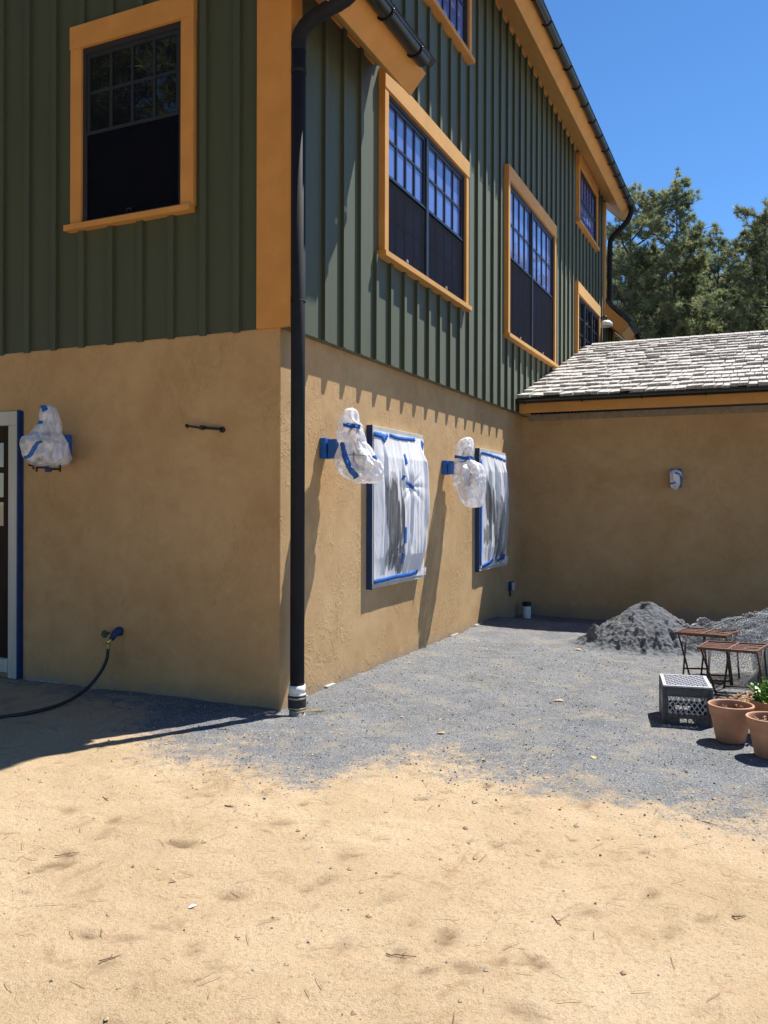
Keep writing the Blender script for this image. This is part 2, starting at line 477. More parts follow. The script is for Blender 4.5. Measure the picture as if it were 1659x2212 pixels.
BY = [(-9,-.0),(-3,-.05),(-1.4,-.15),(-.9,-.45),(-.5,-.9),(-.04,-1.22),(.75,-1.38),(1.0,-1.30),(1.2,-1.0),(1.45,-.84),(1.8,-.82),(2.44,-.84),(2.91,-.9),(3.3,-.9),(9,-1.2)]
def border(x):
    for (a, ya), (b, yb) in zip(BY, BY[1:]):
        if a <= x <= b: return ya + (yb-ya)*(x-a)/(b-a)
    return -.6

FEET = [(rs.uniform(-.6, 3.6), rs.uniform(-3.9, -1.1), rs.uniform(0, 3.14)) for _ in range(16)]
nx, ny = len(xs), len(ys)
verts = []; gr = []; stn = []
for j, y in enumerate(ys):
    for i, x in enumerate(xs):
        h = ground_h(x, y); s0 = 0
        if -2.6 < x < 4.6 and -4.2 < y < -.6:
            for (sx, sy, r_, an, st_) in sc:
                dx, dy = x-sx, y-sy
                if abs(dx) < r_*2.5 and abs(dy) < r_*2.5:
                    u = dx*math.cos(an)+dy*math.sin(an); v = -dx*math.sin(an)+dy*math.cos(an)
                    q = (u/r_)**2 + (v/(r_*.5))**2 + .8*nz(x*30, y*30, 2)
                    if q < 2.5:
                        e_ = math.exp(-max(q, 0))
                        h -= .014*st_*e_*(r_/.06); h += .006*st_*math.exp(-abs(q-1.6)*2)
                        s0 = max(s0, e_*st_)
        if -1.2 < x < 4.2 and -4.2 < y < -.8:
            for (fx, fy, fa) in FEET:
                dx, dy = x-fx, y-fy
                if abs(dx) < .25 and abs(dy) < .25:
                    u = dx*math.cos(fa)+dy*math.sin(fa); v = -dx*math.sin(fa)+dy*math.cos(fa)
                    q = (abs(u)/.14)**3 + (abs(v)/(.048+.012*math.sin(u*12)))**3
                    if q < 6: h -= .007*math.exp(-q) - .0035*math.exp(-abs(q-2.2)) + .0015*math.sin(u*160)*math.exp(-q*2)
        g = .5 + (y - border(x) + .22*nz(x*1.7, y*1.7, 4) + .14*nz(x*5, y*5, 8) + .07*nz(x*13, y*13, 5)) * .95
        # sandy drift in front of the side wall, worn patches
        g -= .40*math.exp(-((x-1.35)/.3)**2 - ((y+.45)/.35)**2)
        g -= .45*math.exp(-((x-.35)/.25)**2 - ((y+.35)/.5)**2)
        g -= .5*max(0, nz(x*.8, y*.8, 12))*sstep(.5, 3, y)
        g -= .35*math.exp(-((x-1.0)/.6)**2 - ((y-4.9)/.5)**2)
        if x < 0: g -= .35*sstep(-.9, -.3, y)*0
        verts.append((x, y, h)); gr.append(max(0, min(1, g))); stn.append(s0)
faces = [(j*nx+i, j*nx+i+1, (j+1)*nx+i+1, (j+1)*nx+i) for j in range(ny-1) for i in range(nx-1)]
me = bpy.data.meshes.new('ground'); me.from_pydata(verts, [], faces)
me.polygons.foreach_set('use_smooth', [True]*len(faces))
for nm, dat in (('gravel', gr), ('stain', stn)):
    a = me.attributes.new(nm, 'FLOAT', 'POINT'); a.data.foreach_set('value', dat)
me.materials.append(ground_mat())
g_o = bpy.data.objects.new('ground', me); COL.objects.link(g_o); g_o['kind'] = 'structure'

# ------------------------------------------------------------ house
house = empty('house', (0, 0, 0), label='green board and batten house with orange trim, tan stucco ground floor and shake roofed wing', cat='house')
H = house
YW = 6.7      # wing wall
ZS = 2.79     # siding bottom

# stucco ground floor
w = MB()
w.box(-8, 0, 0, 15, -.3, ZS+.012)
w.build('stucco_wall', M['stucco'], H, bevel=.012)
w = MB(); w.box(-.5, 9, YW, YW+4, -.4, 2.78)
w.build('wing_stucco_wall', M['stucco'], H)
w = MB()
rr = random.Random(3)
y = .25
while y < 5.6:
    L_ = rr.uniform(.08, .35); t_ = rr.uniform(.004, .02)
    if rr.random() < .6: w = MB(); w.box(-.02, .012+t_, y, y+L_, -.05, rr.uniform(.005, .04)); w.build('footing', M['footing'], H, bevel=.004)
    y += L_ + rr.uniform(.02, .2)
x = -2.5
while x < -.05:
    L_ = rr.uniform(.1, .4)
    if rr.random() < .5: w = MB(); w.box(x, x+L_, -.02, .02, -.05, rr.uniform(-.01, .02)); w.build('footing', M['footing'], H, bevel=.004)
    x += L_ + .15

# siding: boards
w = MB()
w.box(-8, -.2, .01, .2, ZS, 6.0)                       # facade A lower part (front face y=.01)
# gable above (roof pitch 45 from eave z 5.45)
w.add([(-8, .012, 5.9), (-.2, .012, 5.9), (-.2, .012, 5.65), (-4, .012, 9.4), (-8, .012, 9.4)], [(0, 1, 2, 3, 4)])
w.build('front_siding', M['green'], H)
w = MB()
x = -.375
while x > -7.9:
    if -2.03 < x < -.73:
        w.box(x-.028, x+.028, -.020, .012, ZS-.004, 3.76); w.box(x-.028, x+.028, -.020, .012, 5.42, 9.0)
    else: w.box(x-.028, x+.028, -.020, .012, ZS-.004, 9.0)
    x -= .3045
w.build('front_batten', M['green'], H)
XB = .072
w = MB()
w.box(-.15, XB, .012, 14.1, ZS, 5.44)
w.box(-.15, XB, 1.45, 13.0, 5.43, 8.0)
w.build('side_siding', M['green'], H)
w = MB()
yk = []
y = .502
while y < 14.0:
    yk.append(y); y += .3175
WINS = [(1.45, 3.99, 3.70, 5.43), (5.40, 8.36, 3.68, 6.02), (10.0, 12.0, 6.56, 7.92), (9.9, 12.3, 3.9, 5.56), (2.45, 4.08, 6.56, 8.0)]
for y in yk:
    top = 5.5 if (y < 1.45 or y > 13) else 7.99
    segs = [(ZS-.006, top)]
    for (a, b, z0, z1) in WINS:
        if a-.03 < y+.028 and y < b:
            ns = []
            for (p, q) in segs:
                if p < z0 < q: ns.append((p, z0+.02))
                if p < z1 < q: ns.append((z1-.02, q))
                if q <= z0 or p >= z1: ns.append((p, q))
            segs = ns
    for p, q in segs: w.box(XB-.004, XB+.031, y, y+.052, p, q)
w.build('side_batten', M['green'], H)
# dormer cheek
for a_, b_ in ((1.42, 1.50), (12.95, 13.03)):
    w = MB(); w.box(-3.5, XB-.003, a_, b_, 5.4, 8.0); w.build('dormer_cheek', M['green'], H)

# corner boards
w = MB()
w.box(-.185, XB+.036, -.034, .012, ZS+.004, 5.46)
w.box(XB-.006, XB+.036, .0125, .13, ZS+.004, 5.46)
w.build('corner_board', M['orange'], H, bevel=.004)
w = MB(); w.box(XB-.02, XB+.034, 12.86, 13.034, 5.45, 7.9)
w.build('corner_board', M['orange'], H, bevel=.004)
w = MB(); w.box(XB-.02, XB+.034, 13.98, 14.12, ZS, 5.43)
w.build('corner_board', M['orange'], H, bevel=.004)

# generic window on side facade (plane x) -------------------------------------------------
def side_window(y0, y1, zs0, zs1, zh0, zh1, ymul, zmeet, cols, rows, screens=True, cas=.09, glass='glass'):
    """y0..y1 casing outer, zs sill, zh head; ymul list of mullion centres"""
    o = MB()
    XF = XB + .062
    # casing: head, two legs, apron sill
    o.box(XB-.004, XF+.006, y0, y1, zh0, zh1)
    o.box(XB-.004, XF, y0+.005, y0+cas, zs1, zh0)
    o.box(XB-.004, XF, y1-cas, y1-.005, zs1, zh0)
    root = o.build('window', M['orange'], H, bevel=.003)
    s_ = MB(); s_.box(XB-.004, XF+.03, y0-.035, y1+.03, zs0, zs1)
    s_.build('sill', M['orange'], root, bevel=.004)
    a0, a1 = y0+cas, y1-cas
    f = MB()
    X0, X1 = XB-.03, XB+.036
    f.box(X0, X1, a0, a1, zh0-.035, zh0-.001); f.box(X0, X1, a0, a1, zs1+.001, zs1+.03)
    f.box(X0, X1, a0, a0+.03, zs1+.03, zh0-.035); f.box(X0, X1, a1-.03, a1, zs1+.03, zh0-.035)
    for ym in ymul: f.box(X0, X1+.004, ym-.03, ym+.03, zs1+.03, zh0-.035)
    f.build('frame', M['frame'], root)
    eds = [a0+.03] + [v for ym in ymul for v in (ym-.03, ym+.03)] + [a1-.03]
    for u in range(0, len(eds), 2):
        b0, b1 = eds[u], eds[u+1]
        z0, z1 = zs1+.03, zh0-.035
        sash = MB()
        xs0, xs1 = XB+.004, XB+.024
        def ring(c0, c1, d0, d1, t, xa, xb):
            sash.box(xa, xb, c0, c0+t, d0, d1); sash.box(xa, xb, c1-t, c1, d0, d1)
            sash.box(xa, xb, c0+t, c1-t, d0, d0+t); sash.box(xa, xb, c0+t, c1-t, d1-t, d1)
        def munt(c0, c1, d0, d1, nc, nr, xa, xb):
            for q in range(1, nc):
                yy = c0 + (c1-c0)*q/nc; sash.box(xa, xb, yy-.011, yy+.011, d0, d1)
            for q in range(1, nr):
                zz = d0 + (d1-d0)*q/nr; sash.box(xa, xb-.002, c0, c1, zz-.011, zz+.011)
        if zmeet:
            ring(b0, b1, zmeet-.02, z1, .035, xs0, xs1)
            munt(b0+.035, b1-.035, zmeet+.015, z1-.035, cols, rows, XB+.002, XB+.016)
            ring(b0, b1, z0, zmeet-.021, .035, XB-.004, XB+.010)
            munt(b0+.035, b1-.035, z0+.035, zmeet-.056, cols, rows, XB-.004, XB+.006)
        else:
            ring(b0, b1, z0, z1, .03, xs0, xs1)
            munt(b0+.03, b1-.03, z0+.03, z1-.03, cols, rows, XB+.002, XB+.016)
        sash.build('sash', M['frame'], root)
        g = MB(); g.box(XB-.02, XB+.0015, b0, b1, z0, z1)
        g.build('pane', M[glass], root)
        if screens and zmeet:
            sc_ = MB(); xx = XB+.0275
            sc_.add([(xx, b0, z0), (xx, b1, z0), (xx, b1, zmeet-.01), (xx, b0, zmeet-.01)], [(0, 1, 2, 3)])
            for (p0, p1, q0, q1) in ((b0, b1, z0, z0+.014), (b0, b1, zmeet-.018, zmeet), (b0, b0+.012, z0+.014, zmeet-.018), (b1-.012, b1, z0+.014, zmeet-.018)):
                pass
            sc_.build('screen', M['screen'], root)
            fr = MB()
            fr.box(xx-.003, xx+.006, b0, b1, zmeet-.02, zmeet-.004); fr.box(xx-.003, xx+.006, b0, b1, z0, z0+.014)
            fr.box(xx-.002, xx+.005, b0, b0+.010, z0+.010, zmeet-.012); fr.box(xx-.002, xx+.005, b1-.010, b1, z0+.010, zmeet-.012)
            fr.build('screen_frame', M['frame'], root)
            cl = MB(); ym = (b0+b1)/2
            cl.box(xx+.006, xx+.012, ym-.03, ym-.022, z0+.012, z0+.042); cl.box(xx+.006, xx+.012, ym+.0, ym+.008, z0+.012, z0+.042); cl.box(xx+.006, xx+.012, ym-.022, ym, z0+.034, z0+.042)
            cl.build('latch', M['clip'], root)
    return root

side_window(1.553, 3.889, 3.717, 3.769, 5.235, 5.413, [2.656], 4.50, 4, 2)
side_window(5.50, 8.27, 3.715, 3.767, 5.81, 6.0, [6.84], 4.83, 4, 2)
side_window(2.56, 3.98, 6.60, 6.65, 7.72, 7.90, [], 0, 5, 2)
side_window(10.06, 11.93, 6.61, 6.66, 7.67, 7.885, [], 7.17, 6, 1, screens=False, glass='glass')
side_window(9.97, 12.2, 3.95, 4.0, 5.32, 5.535, [10.73, 11.44], 0, 2, 4, screens=False, glass='glass_dark')

# front upper window on facade A
def front_window():
    o = MB(); YF = -.036
    x0, x1 = -2.0, -.757
    o.box(x0-.004, x1+.004, YF-.006, .012, 5.245, 5.432)
    o.box(x0, x0+.115, YF, .012, 3.797, 5.245); o.box(x1-.12, x1, YF, .012, 3.797, 5.245)
    root = o.build('window', M['orange'], H, bevel=.003)
    s_ = MB(); s_.box(x0-.04, x1-.012, YF-.035, .012, 3.749, 3.797); s_.build('sill', M['orange'], root, bevel=.004)
    a0, a1 = x0+.115, x1-.12
    z0, z1 = 3.798, 5.244
    f = MB()
    f.box(a0, a1, -.012, .03, z1-.05, z1); f.box(a0, a1, -.012, .03, z0, z0+.03)
    f.box(a0, a0+.035, -.012, .03, z0+.03, z1-.05); f.box(a1-.035, a1, -.012, .03, z0+.03, z1-.05)
    f.build('frame', M['frame'], root)
    b0, b1 = a0+.035, a1-.035
    sash = MB(); zm = 4.54
    for (d0, d1, yo) in ((zm-.02, z1-.05, 0), (z0+.03, zm-.021, .006)):
        sash.box(b0, b0+.03, -.004+yo, .011, d0, d1); sash.box(b1-.03, b1, -.004+yo, .011, d0, d1)
        sash.box(b0+.03, b1-.03, -.004+yo, .011, d0, d0+.035); sash.box(b0+.03, b1-.03, -.004+yo, .011, d1-.035, d1)
    for q in range(1, 4):
        xx = b0+.03+(b1-b0-.06)*q/4; sash.box(xx-.012, xx+.012, -.001, .011, zm, z1-.06)
    sash.box(b0+.03, b1-.03, .001, .011, 4.86, 4.884)
    sash.build('sash', M['frame'], root)
    g = MB(); g.box(b0, b1, .008, .03, z0+.03, z1-.05); g.build('pane', M['glass_dark'], root)
    sc_ = MB(); sc_.add([(b0, -.008, z0+.03), (b1, -.008, z0+.03), (b1, -.008, zm-.01), (b0, -.008, zm-.01)], [(0, 1, 2, 3)])
    sc_.build('screen', M['screen'], root)
    fr = MB(); fr.box(b0, b1, -.014, -.006, zm-.018, zm+.002); fr.box(b0, b0+.012, -.014, -.006, z0+.03, zm-.018); fr.build('screen_frame', M['frame'], root)
    cl = MB(); xm = -1.40
    cl.box(xm-.026, xm+.026, -.018, -.01, z0+.06, z0+.068); cl.box(xm-.026, xm-.018, -.018, -.01, z0+.04, z0+.06); cl.box(xm+.018, xm+.026, -.018, -.01, z0+.04, z0+.06)
    cl.build('latch', M['frame'], root)
front_window()

# front door at the left edge
dr = MB()
dr.box(-3.75, -2.690, -.008, .03, .165, 2.172)
door = dr.build('door', M['brown'], H)
g = MB()
for (za, zb) in ((1.817, 2.026), (1.556, 1.765), (1.307, 1.512)):
    for q in range(3):
        xa = -2.777 - q*.27; g.box(xa-.235, xa, -.012, .01, za, zb)
g.build('pane', glass_mat('door_glass_reflection_tint', (.30, .29, .22), 1.6), door)  # reflection of sand and sky painted into the panes as pale tan
c_ = MB()
c_.box(-2.69, -2.587, -.040, .001, 0.0, 2.172)
c_.box(-3.95, -2.587, -.044, .001, 2.1725, 2.291)
c_.box(-3.95, -2.69, -.05, .002, .05, .165)
c_.build('door_casing', M['casing'], door, bevel=.003)
c_ = MB(); c_.box(-2.5865, -2.572, -.043, -.001, .0, 2.30); c_.box(-2.5865, -2.552, -.004, -.001, 0, 2.292)
c_.build('masking_tape', M['tape_dark'], door)

# ------------------------------------------------------------ eaves
def eave(y0, y1, zw, fb, ft, frieze=True):
    """sloped soffit from the wall at height zw to the fascia foot fb=(x,z); square-cut fascia up to ft"""
    (xb, zb), (xt, zt) = fb, ft
    nx_, nz_ = (zt-zb), -(xt-xb); L_ = math.hypot(nx_, nz_); nx_ /= L_; nz_ /= L_
    t = .028
    o = MB()
    o.prism_y([(xb-nx_*.0, zb), (xb+nx_*t, zb+nz_*t), (xt+nx_*t, zt+nz_*t), (xt, zt)], y0, y1)
    fa = o.build('fascia', M['orange'], H, bevel=.002)
    s_ = MB(); sl_ = (zw-zb)/(xb-XB)
    s_.prism_y([(XB-.02, zw+.02), (XB-.02, zw+.05), (xb-.002, zb+.05), (xb-.002, zb+.012)], y0, y1)
    s_.build('soffit', M['orange'], H)
    return fa

def roof_slab(name, y0, y1, x0, z0, x1, z1, t, m):
    s_ = MB(); dx, dz = x1-x0, z1-z0; L_ = math.hypot(dx, dz); nxx, nzz = -dz/L_, dx/L_
    if nzz < 0: nxx, nzz = -nxx, -nzz
    s_.prism_y([(x0, z0), (x1, z1), (x1+nxx*t, z1+nzz*t), (x0+nxx*t, z0+nzz*t)], y0, y1)
    return s_.build(name, m, H)

def gutter(y0, y1, cx, cz, r, rings, end_cap=True):
    o = MB(); n = 14
    prof = [(cx + r*math.cos(math.pi + math.pi*k/n), cz + r*math.sin(math.pi + math.pi*k/n)) for k in range(n+1)]
    inner = [(cx + (r-.005)*math.cos(math.pi + math.pi*k/n), cz + (r-.005)*math.sin(math.pi + math.pi*k/n)) for k in range(n, -1, -1)]
    allp = prof + inner
    m_ = len(allp)
    v = [(x, y0, z) for x, z in allp] + [(x, y1, z) for x, z in allp]
    o.add(v, [(i, (i+1) % m_, m_+(i+1) % m_, m_+i) for i in range(m_)], True)
    for yy in ([y0, y1] if end_cap else []):
        o.add([(x, yy, z) for x, z in prof], [tuple(range(n+1))])
    o.tube([(cx+r, y0, cz), (cx+r, y1, cz)], .009, 8)
    root = o.build('gutter', M['gutter'], H)
    for yy in rings:
        b = MB()
        pts = [(cx + (r+.007)*math.cos(math.pi + math.pi*k/n), yy, cz + (r+.007)*math.sin(math.pi + math.pi*k/n)) for k in range(n+1)]
        pts = [(pts[0][0]-.03, yy, pts[0][2]+.02)] + pts
        for a, c in zip(pts, pts[1:]): b.bar(a, c, .03, .008, up=(0, 1, 0)) if False else b.tube([a, c], .009, 6)
        b.build('bracket', M['black'], root)
    return root

# main (dormer) eave
eave(1.2, 13.68, 7.95, (.41, 7.66), (.53, 7.825))
roof_slab('main_roof', 1.2, 13.70, .60, 7.86, -4.2, 11.9, .07, M['shingle'])
gutter(1.3, 13.25, .605, 7.83, .062, [1.9+.62*i for i in range(18)] + [13.0])
w = MB(); w.prism_y([(.40, 7.645), (.54, 7.815), (.585, 7.86), (-.4, 8.7), (-.5, 8.6), (.02, 8.0)], 13.682, 13.72)
w.build('rake_board', M['orange'], H)
w = MB(); w.prism_y([(.06, 7.965), (.06, 8.02), (-3.9, 11.4), (-3.9, 11.345)], 13.035, 13.68); w.build('rake_soffit', M['orange'], H)
# lower eaves either side of the dormer
eave(-.30, 1.46, 5.42, (.40, 5.07), (.545, 5.235))
roof_slab('front_roof', -.32, 1.49, .60, 5.27, -4.2, 10.0, .07, M['shingle'])
gutter(-.25, 1.27, .612, 5.235, .064, [-.1, .50, 1.08])
eave(13.035, 14.55, 5.42, (.40, 5.12), (.545, 5.29))
roof_slab('rear_roof', 12.97, 14.58, .60, 5.33, -4.2, 10.0, .07, M['shingle'])
gutter(14.0, 14.42, .612, 5.29, .062, [14.08, 14.35])
w = MB(); w.prism_y([(.02, 5.865), (.56, 5.325), (.545, 5.285), (.40, 5.11), (.02, 5.49)], 12.975, 13.033)
w.build('rake_board', M['orange'], H)
# frieze blocks between battens under the soffits (the notched line)
w = MB(); w.box(XB-.003, XB+.020, .14, 1.44, 5.385, 5.44); w.build('frieze_board', M['orange'], H)
w = MB(); w.box(XB-.003, XB+.020, 1.51, 10.05, 7.90, 7.96)
w.build('frieze_board', M['orange'], H)

# ------------------------------------------------------------ downspouts
def smooth_path(pts, k=8):
    pts = [Vector(p) for p in pts]; out = []
    for i in range(len(pts)-1):
        p0 = pts[max(i-1, 0)]; p1 = pts[i]; p2 = pts[i+1]; p3 = pts[min(i+2, len(pts)-1)]
        for q in range(k):
            t = q/k
            out.append(.5*((2*p1)+(p2-p0)*t+(2*p0-5*p1+4*p2-p3)*t*t+(3*p1-p0-3*p2+p3)*t*t*t))
    out.append(pts[-1]); return out
DX, DY = .152, .0
w = MB()
w.tube([(DX, DY, .19), (DX, DY, 4.80)], .052, 28)
w.tube([(DX, DY, 4.62), (DX, DY, 4.66)], .0555, 28)
dsp = w.build('downspout', M['pipe'], H)
w = MB()
w.tube([(DX, DY, 2.965), (DX, DY, 2.975)], .0555, 28)
w.box(DX-.02, DX-.015, DY-.07, DY-.05, 2.963, 2.975); w.tube([(DX+.02, DY-.05, 2.97), (DX+.04, DY-.065, 2.972)], .004, 8)
w.build('clamp', M['pipe'], dsp)
w = MB()
path = smooth_path([(DX, DY, 4.78), (DX, DY, 4.86), (DX+.03, DY+.0, 4.93), (DX+.10, DY, 4.985), (DX+.22, DY, 5.03), (DX+.34, DY, 5.06), (DX+.42, DY, 5.10), (DX+.455, DY, 5.19)], 5)
w.tube(path, [.0535 + (.002 if i % 3 == 0 else 0) for i in range(len(path))], 24)
w.build('elbow', M['pipe'], dsp)
w = MB(); w.tube([(DX, DY, .128), (DX, DY, .192)], .060, 28); w.tube([(DX, DY, .12), (DX, DY, .13)], .064, 28)
w.build('pvc_collar', M['pvc'], dsp)
w = MB(); w.tube([(DX, DY, .015), (DX, DY, .122)], .0665, 28); w.build('rubber_coupling', M['rubber'], dsp, bevel=.004)
w = MB()
for z in (.100, .028):
    w = MB(); w.tube([(DX, DY, z-.006), (DX, DY, z+.006)], .0685, 28); w.build('clamp_band', M['steel'], dsp)
w = MB(); w.tube([(DX, DY, -.12), (DX, DY, .02)], .058, 24); w.build('drain_pipe', M['pvc_dirty'], dsp)
# far downspout
w = MB()
w.tube(smooth_path([(.605, 13.12, 7.80), (.60, 13.13, 7.70), (.52, 13.13, 7.52), (.34, 13.12, 7.33), (.22, 13.11, 7.20), (.17, 13.1, 7.02), (.165, 13.1, 6.0), (.17, 13.1, 5.85), (.25, 13.12, 5.68), (.40, 13.15, 5.52)], 6), .055, 16)
w.build('downspout', M['pipe'], H)
w = MB()
w.tube(smooth_path([(.612, 14.2, 5.24), (.60, 14.2, 5.12), (.50, 14.18, 4.98), (.34, 14.15, 4.92), (.2, 14.12, 4.8), (.16, 14.1, 4.6), (.16, 14.1, 3.0)], 6), .052, 14)
w.build('downspout', M['pipe'], H)

# ------------------------------------------------------------ wing roof of split shakes
ye, ze, yr, zr = 6.14, 2.985, 11.0, 4.53
SL = (zr-ze)/(yr-ye); ang = math.atan(SL); cs, sn = math.cos(ang), math.sin(ang); Lr = math.hypot(yr-ye, zr-ze)
w = MB()
w.hexa([(.07, ye, ze-.06), (9.2, ye, ze-.06), (9.2, yr, zr-.06), (.07, yr, zr-.06), (.07, ye, ze-.01), (9.2, ye, ze-.01), (9.2, yr, zr-.01), (.07, yr, zr-.01)])
w.hexa([(.07, yr, zr-.06), (9.2, yr, zr-.06), (9.2, yr+4.8, ze-.06), (.07, yr+4.8, ze-.06), (.07, yr, zr-.01), (9.2, yr, zr-.01), (9.2, yr+4.8, ze-.01), (.07, yr+4.8, ze-.01)])
wr = w.build('wing_roof', M['shake_base'], H)
w = MB(); rr = random.Random(11)
nc = 16; ex = Lr/nc
for r_ in range(nc):
    u0 = r_*ex - .03; x = .075 + rr.uniform(0, .02)
    while x < 9.1:
        if rr.random() < .03: x += rr.uniform(.01, .02)
        wd = rr.choice([.10, .13, .16, .19, .22]) * rr.uniform(.85, 1.15)
        th = rr.uniform(.024, .048); off = rr.uniform(-.022, .022); ln = ex*1.35
        lift = rr.uniform(.0, .008) + (.018 if rr.random() < .04 else 0); tw = rr.uniform(-.006, .006)
        def pt(xx, u, n_): return (xx, ye + u*cs - n_*sn, ze + u*sn + n_*cs)
        a, b = x+.004, x+wd-.006
        u = u0+off
        w.hexa([pt(a, u, lift), pt(b, u+tw*1.5, lift), pt(b, u+ln, -.004), pt(a, u+ln, -.004),
                pt(a, u, lift+th+tw), pt(b, u+tw*1.5, lift+th-tw), pt(b, u+ln, .006), pt(a, u+ln, .006)])
        x += wd
w.build('shakes', M['shake'], wr)
w = MB()
x = .2
while x < 9:
    w.hexa([(x, yr-.13, zr-.02), (x+.24, yr-.13, zr-.02), (x+.24, yr+.02, zr+.035), (x, yr+.02, zr+.035), (x, yr-.13, zr+.006), (x+.24, yr-.13, zr-.0), (x+.24, yr+.02, zr+.055), (x, yr+.02, zr+.06)]); x += .25
w.build('ridge_cap', M['shake'], wr)
w = MB(); w.box(.10, 9.1, 6.165, 6.20, 2.775, 2.955); w.box(.10, .13, 6.20, 6.69, 2.775, 2.95)
w.build('wing_fascia', M['orange'], H, bevel=.003)
w = MB(); w.box(.10, 9.1, 6.20, 6.694, 2.93, 2.955); w.build('wing_soffit', M['orange'], H)
w = MB(); w.box(.105, 9.0, 6.67, 6.695, 2.712, 2.80); w.build('wing_frieze', M['frieze'], H)
w = MB(); n = 12; cyg, czg, rg = 6.105, 2.955, .056
prof = [(cyg + rg*math.cos(math.pi+math.pi*k/n), czg + rg*math.sin(math.pi+math.pi*k/n)) for k in range(n+1)]
inn = [(cyg + (rg-.005)*math.cos(math.pi+math.pi*k/n), czg + (rg-.005)*math.sin(math.pi+math.pi*k/n)) for k in range(n, -1, -1)]
al = prof+inn; m_ = len(al)
w.add([(.09, y, z) for y, z in al] + [(9.1, y, z) for y, z in al], [(i, (i+1) % m_, m_+(i+1) % m_, m_+i) for i in range(m_)], True)
w.add([(.09, y, z) for y, z in prof], [tuple(range(n+1))])
w.tube([(.09, cyg-rg, czg), (9.1, cyg-rg, czg)], .008, 8)
wg = w.build('wing_gutter', M['gutter'], H)
for k in range(11):
    b = MB(); xx = .2 + .78*k
    b.tube([(xx, cyg + (rg+.006)*math.cos(math.pi+math.pi*q/n), czg + (rg+.006)*math.sin(math.pi+math.pi*q/n)) for q in range(n+1)], .008, 6)
    b.build('bracket', M['black'], wg)

# ------------------------------------------------------------ plastic-wrapped things
CAMP = Vector((3.26, -5.33, 1.5)); FW = Vector((-math.sin(TH), math.cos(TH), 0)); RT = Vector((math.cos(TH), math.sin(TH), 0))
def px(x, y, depth):
    """photo coordinates at a given distance -> point; used only to read sizes off the photograph"""
    return CAMP + FW*depth + RT*((x-829.5)/1829*depth) + Vector((0, 0, -(y-1090)/1829*depth))

class Bag:
    def __init__(s, rows, to, depth, seed, squash=1.0):
        s.depth = depth; s.seed = seed; s.sq = squash
        s.rows = []
        for (y, a, b) in rows:
            A = px(*to(a, y), depth); B = px(*to(b, y), depth)
            s.rows.append((A.z, (A+B)/2, (B-A).length/2, y, a, b))
        s.to = to
    def surf(s, i, th, extra=0):
        z, c, r, *_ = s.rows[0] if i <= 0 else s.rows[-1] if i >= len(s.rows)-1 else s.rows[int(i)]
        k = max(0, min(len(s.rows)-1.001, i)); j = int(k); f = k-j
        r0, r1 = s.rows[j], s.rows[j+1]
        c = r0[1].lerp(r1[1], f); r = r0[2]*(1-f)+r1[2]*f
        d = RT*math.cos(th) - FW*math.sin(th)*s.sq
        q = 1.0
        P_ = c + d*r
        fold = .10*math.sin(7*th + 5*noise.noise(Vector((s.seed, k*.35, 0)))) * min(1, r/.08)
        cr = .16*noise.noise(P_*6 + Vector((s.seed, 0, 0))) + .20*(.2-abs(noise.noise(P_*9 + Vector((0, s.seed, 0)))))
        cr += .10*(.2-abs(noise.noise(Vector((P_.x*34, P_.y*34, P_.z*9)) + Vector((0, s.seed, 2)))))
        cr += .07*(1-abs(math.sin(9*th + 5*noise.noise(Vector((s.seed+4, k*.18, math.cos(th)))))))*min(1, r/.08)
        side = abs(math.cos(th))
        P_ = P_ + d*r*((fold+cr)*(1-.6*side**3)) + Vector((0, 0, .02*noise.noise(P_*11+Vector((3, s.seed, 1)))))
        return P_ + d*extra
    def mesh(s):
        w = MB(); nr = (len(s.rows)-1)*8; n = 120
        vs = []
        for i in range(nr+1):
            for k in range(n): vs.append(s.surf(i/8, 2*math.pi*k/n))
        fs = [(i*n+k, i*n+(k+1) % n, (i+1)*n+(k+1) % n, (i+1)*n+k) for i in range(nr) for k in range(n)]
        top = len(vs); vs.append(sum((Vector(v) for v in vs[:n]), Vector())/n + Vector((0, 0, .008)))
        bot = len(vs); vs.append(sum((Vector(v) for v in vs[nr*n:nr*n+n]), Vector())/n - Vector((0, 0, .008)))
        fs += [(top, (k+1) % n, k) for k in range(n)] + [(bot, nr*n+k, nr*n+(k+1) % n) for k in range(n)]
        w.add(vs, fs, True); return w
    def at(s, x, y, extra):
        j = 0
        while j < len(s.rows)-2 and s.rows[j+1][3] < y: j += 1
        r0, r1 = s.rows[j], s.rows[j+1]
        f = max(0, min(1, (y-r0[3])/(r1[3]-r0[3])))
        a = r0[4]*(1-f)+r1[4]*f; b = r0[5]*(1-f)+r1[5]*f
        u = max(-1, min(1, (x-(a+b)/2)/((b-a)/2)))
        return s.surf(j+f, math.acos(u), extra)
    def tape(s, path, wd, n=18):
        """strip that follows the bag's front surface; path and width in the same readings as rows"""
        w = MB(); pts = []
        P2 = [Vector((*p, 0)) for p in path]
        dense = []
        for a, b in zip(P2, P2[1:]):
            for q in range(n): dense.append(a.lerp(b, q/n))
        dense.append(P2[-1])
        vs = []
        for i, p in enumerate(dense):
            d = (dense[min(i+1, len(dense)-1)] - dense[max(i-1, 0)]).normalized(); nn = Vector((-d.y, d.x, 0))
            for k in (-.5, -.17, .17, .5):
                q = p + nn*wd*k; vs.append(s.at(q.x, q.y, .006))
        fs = [(i*4+k, i*4+k+1, i*4+k+5, i*4+k+4) for i in range(len(dense)-1) for k in range(3)]
        w.add(vs, fs, True); return w

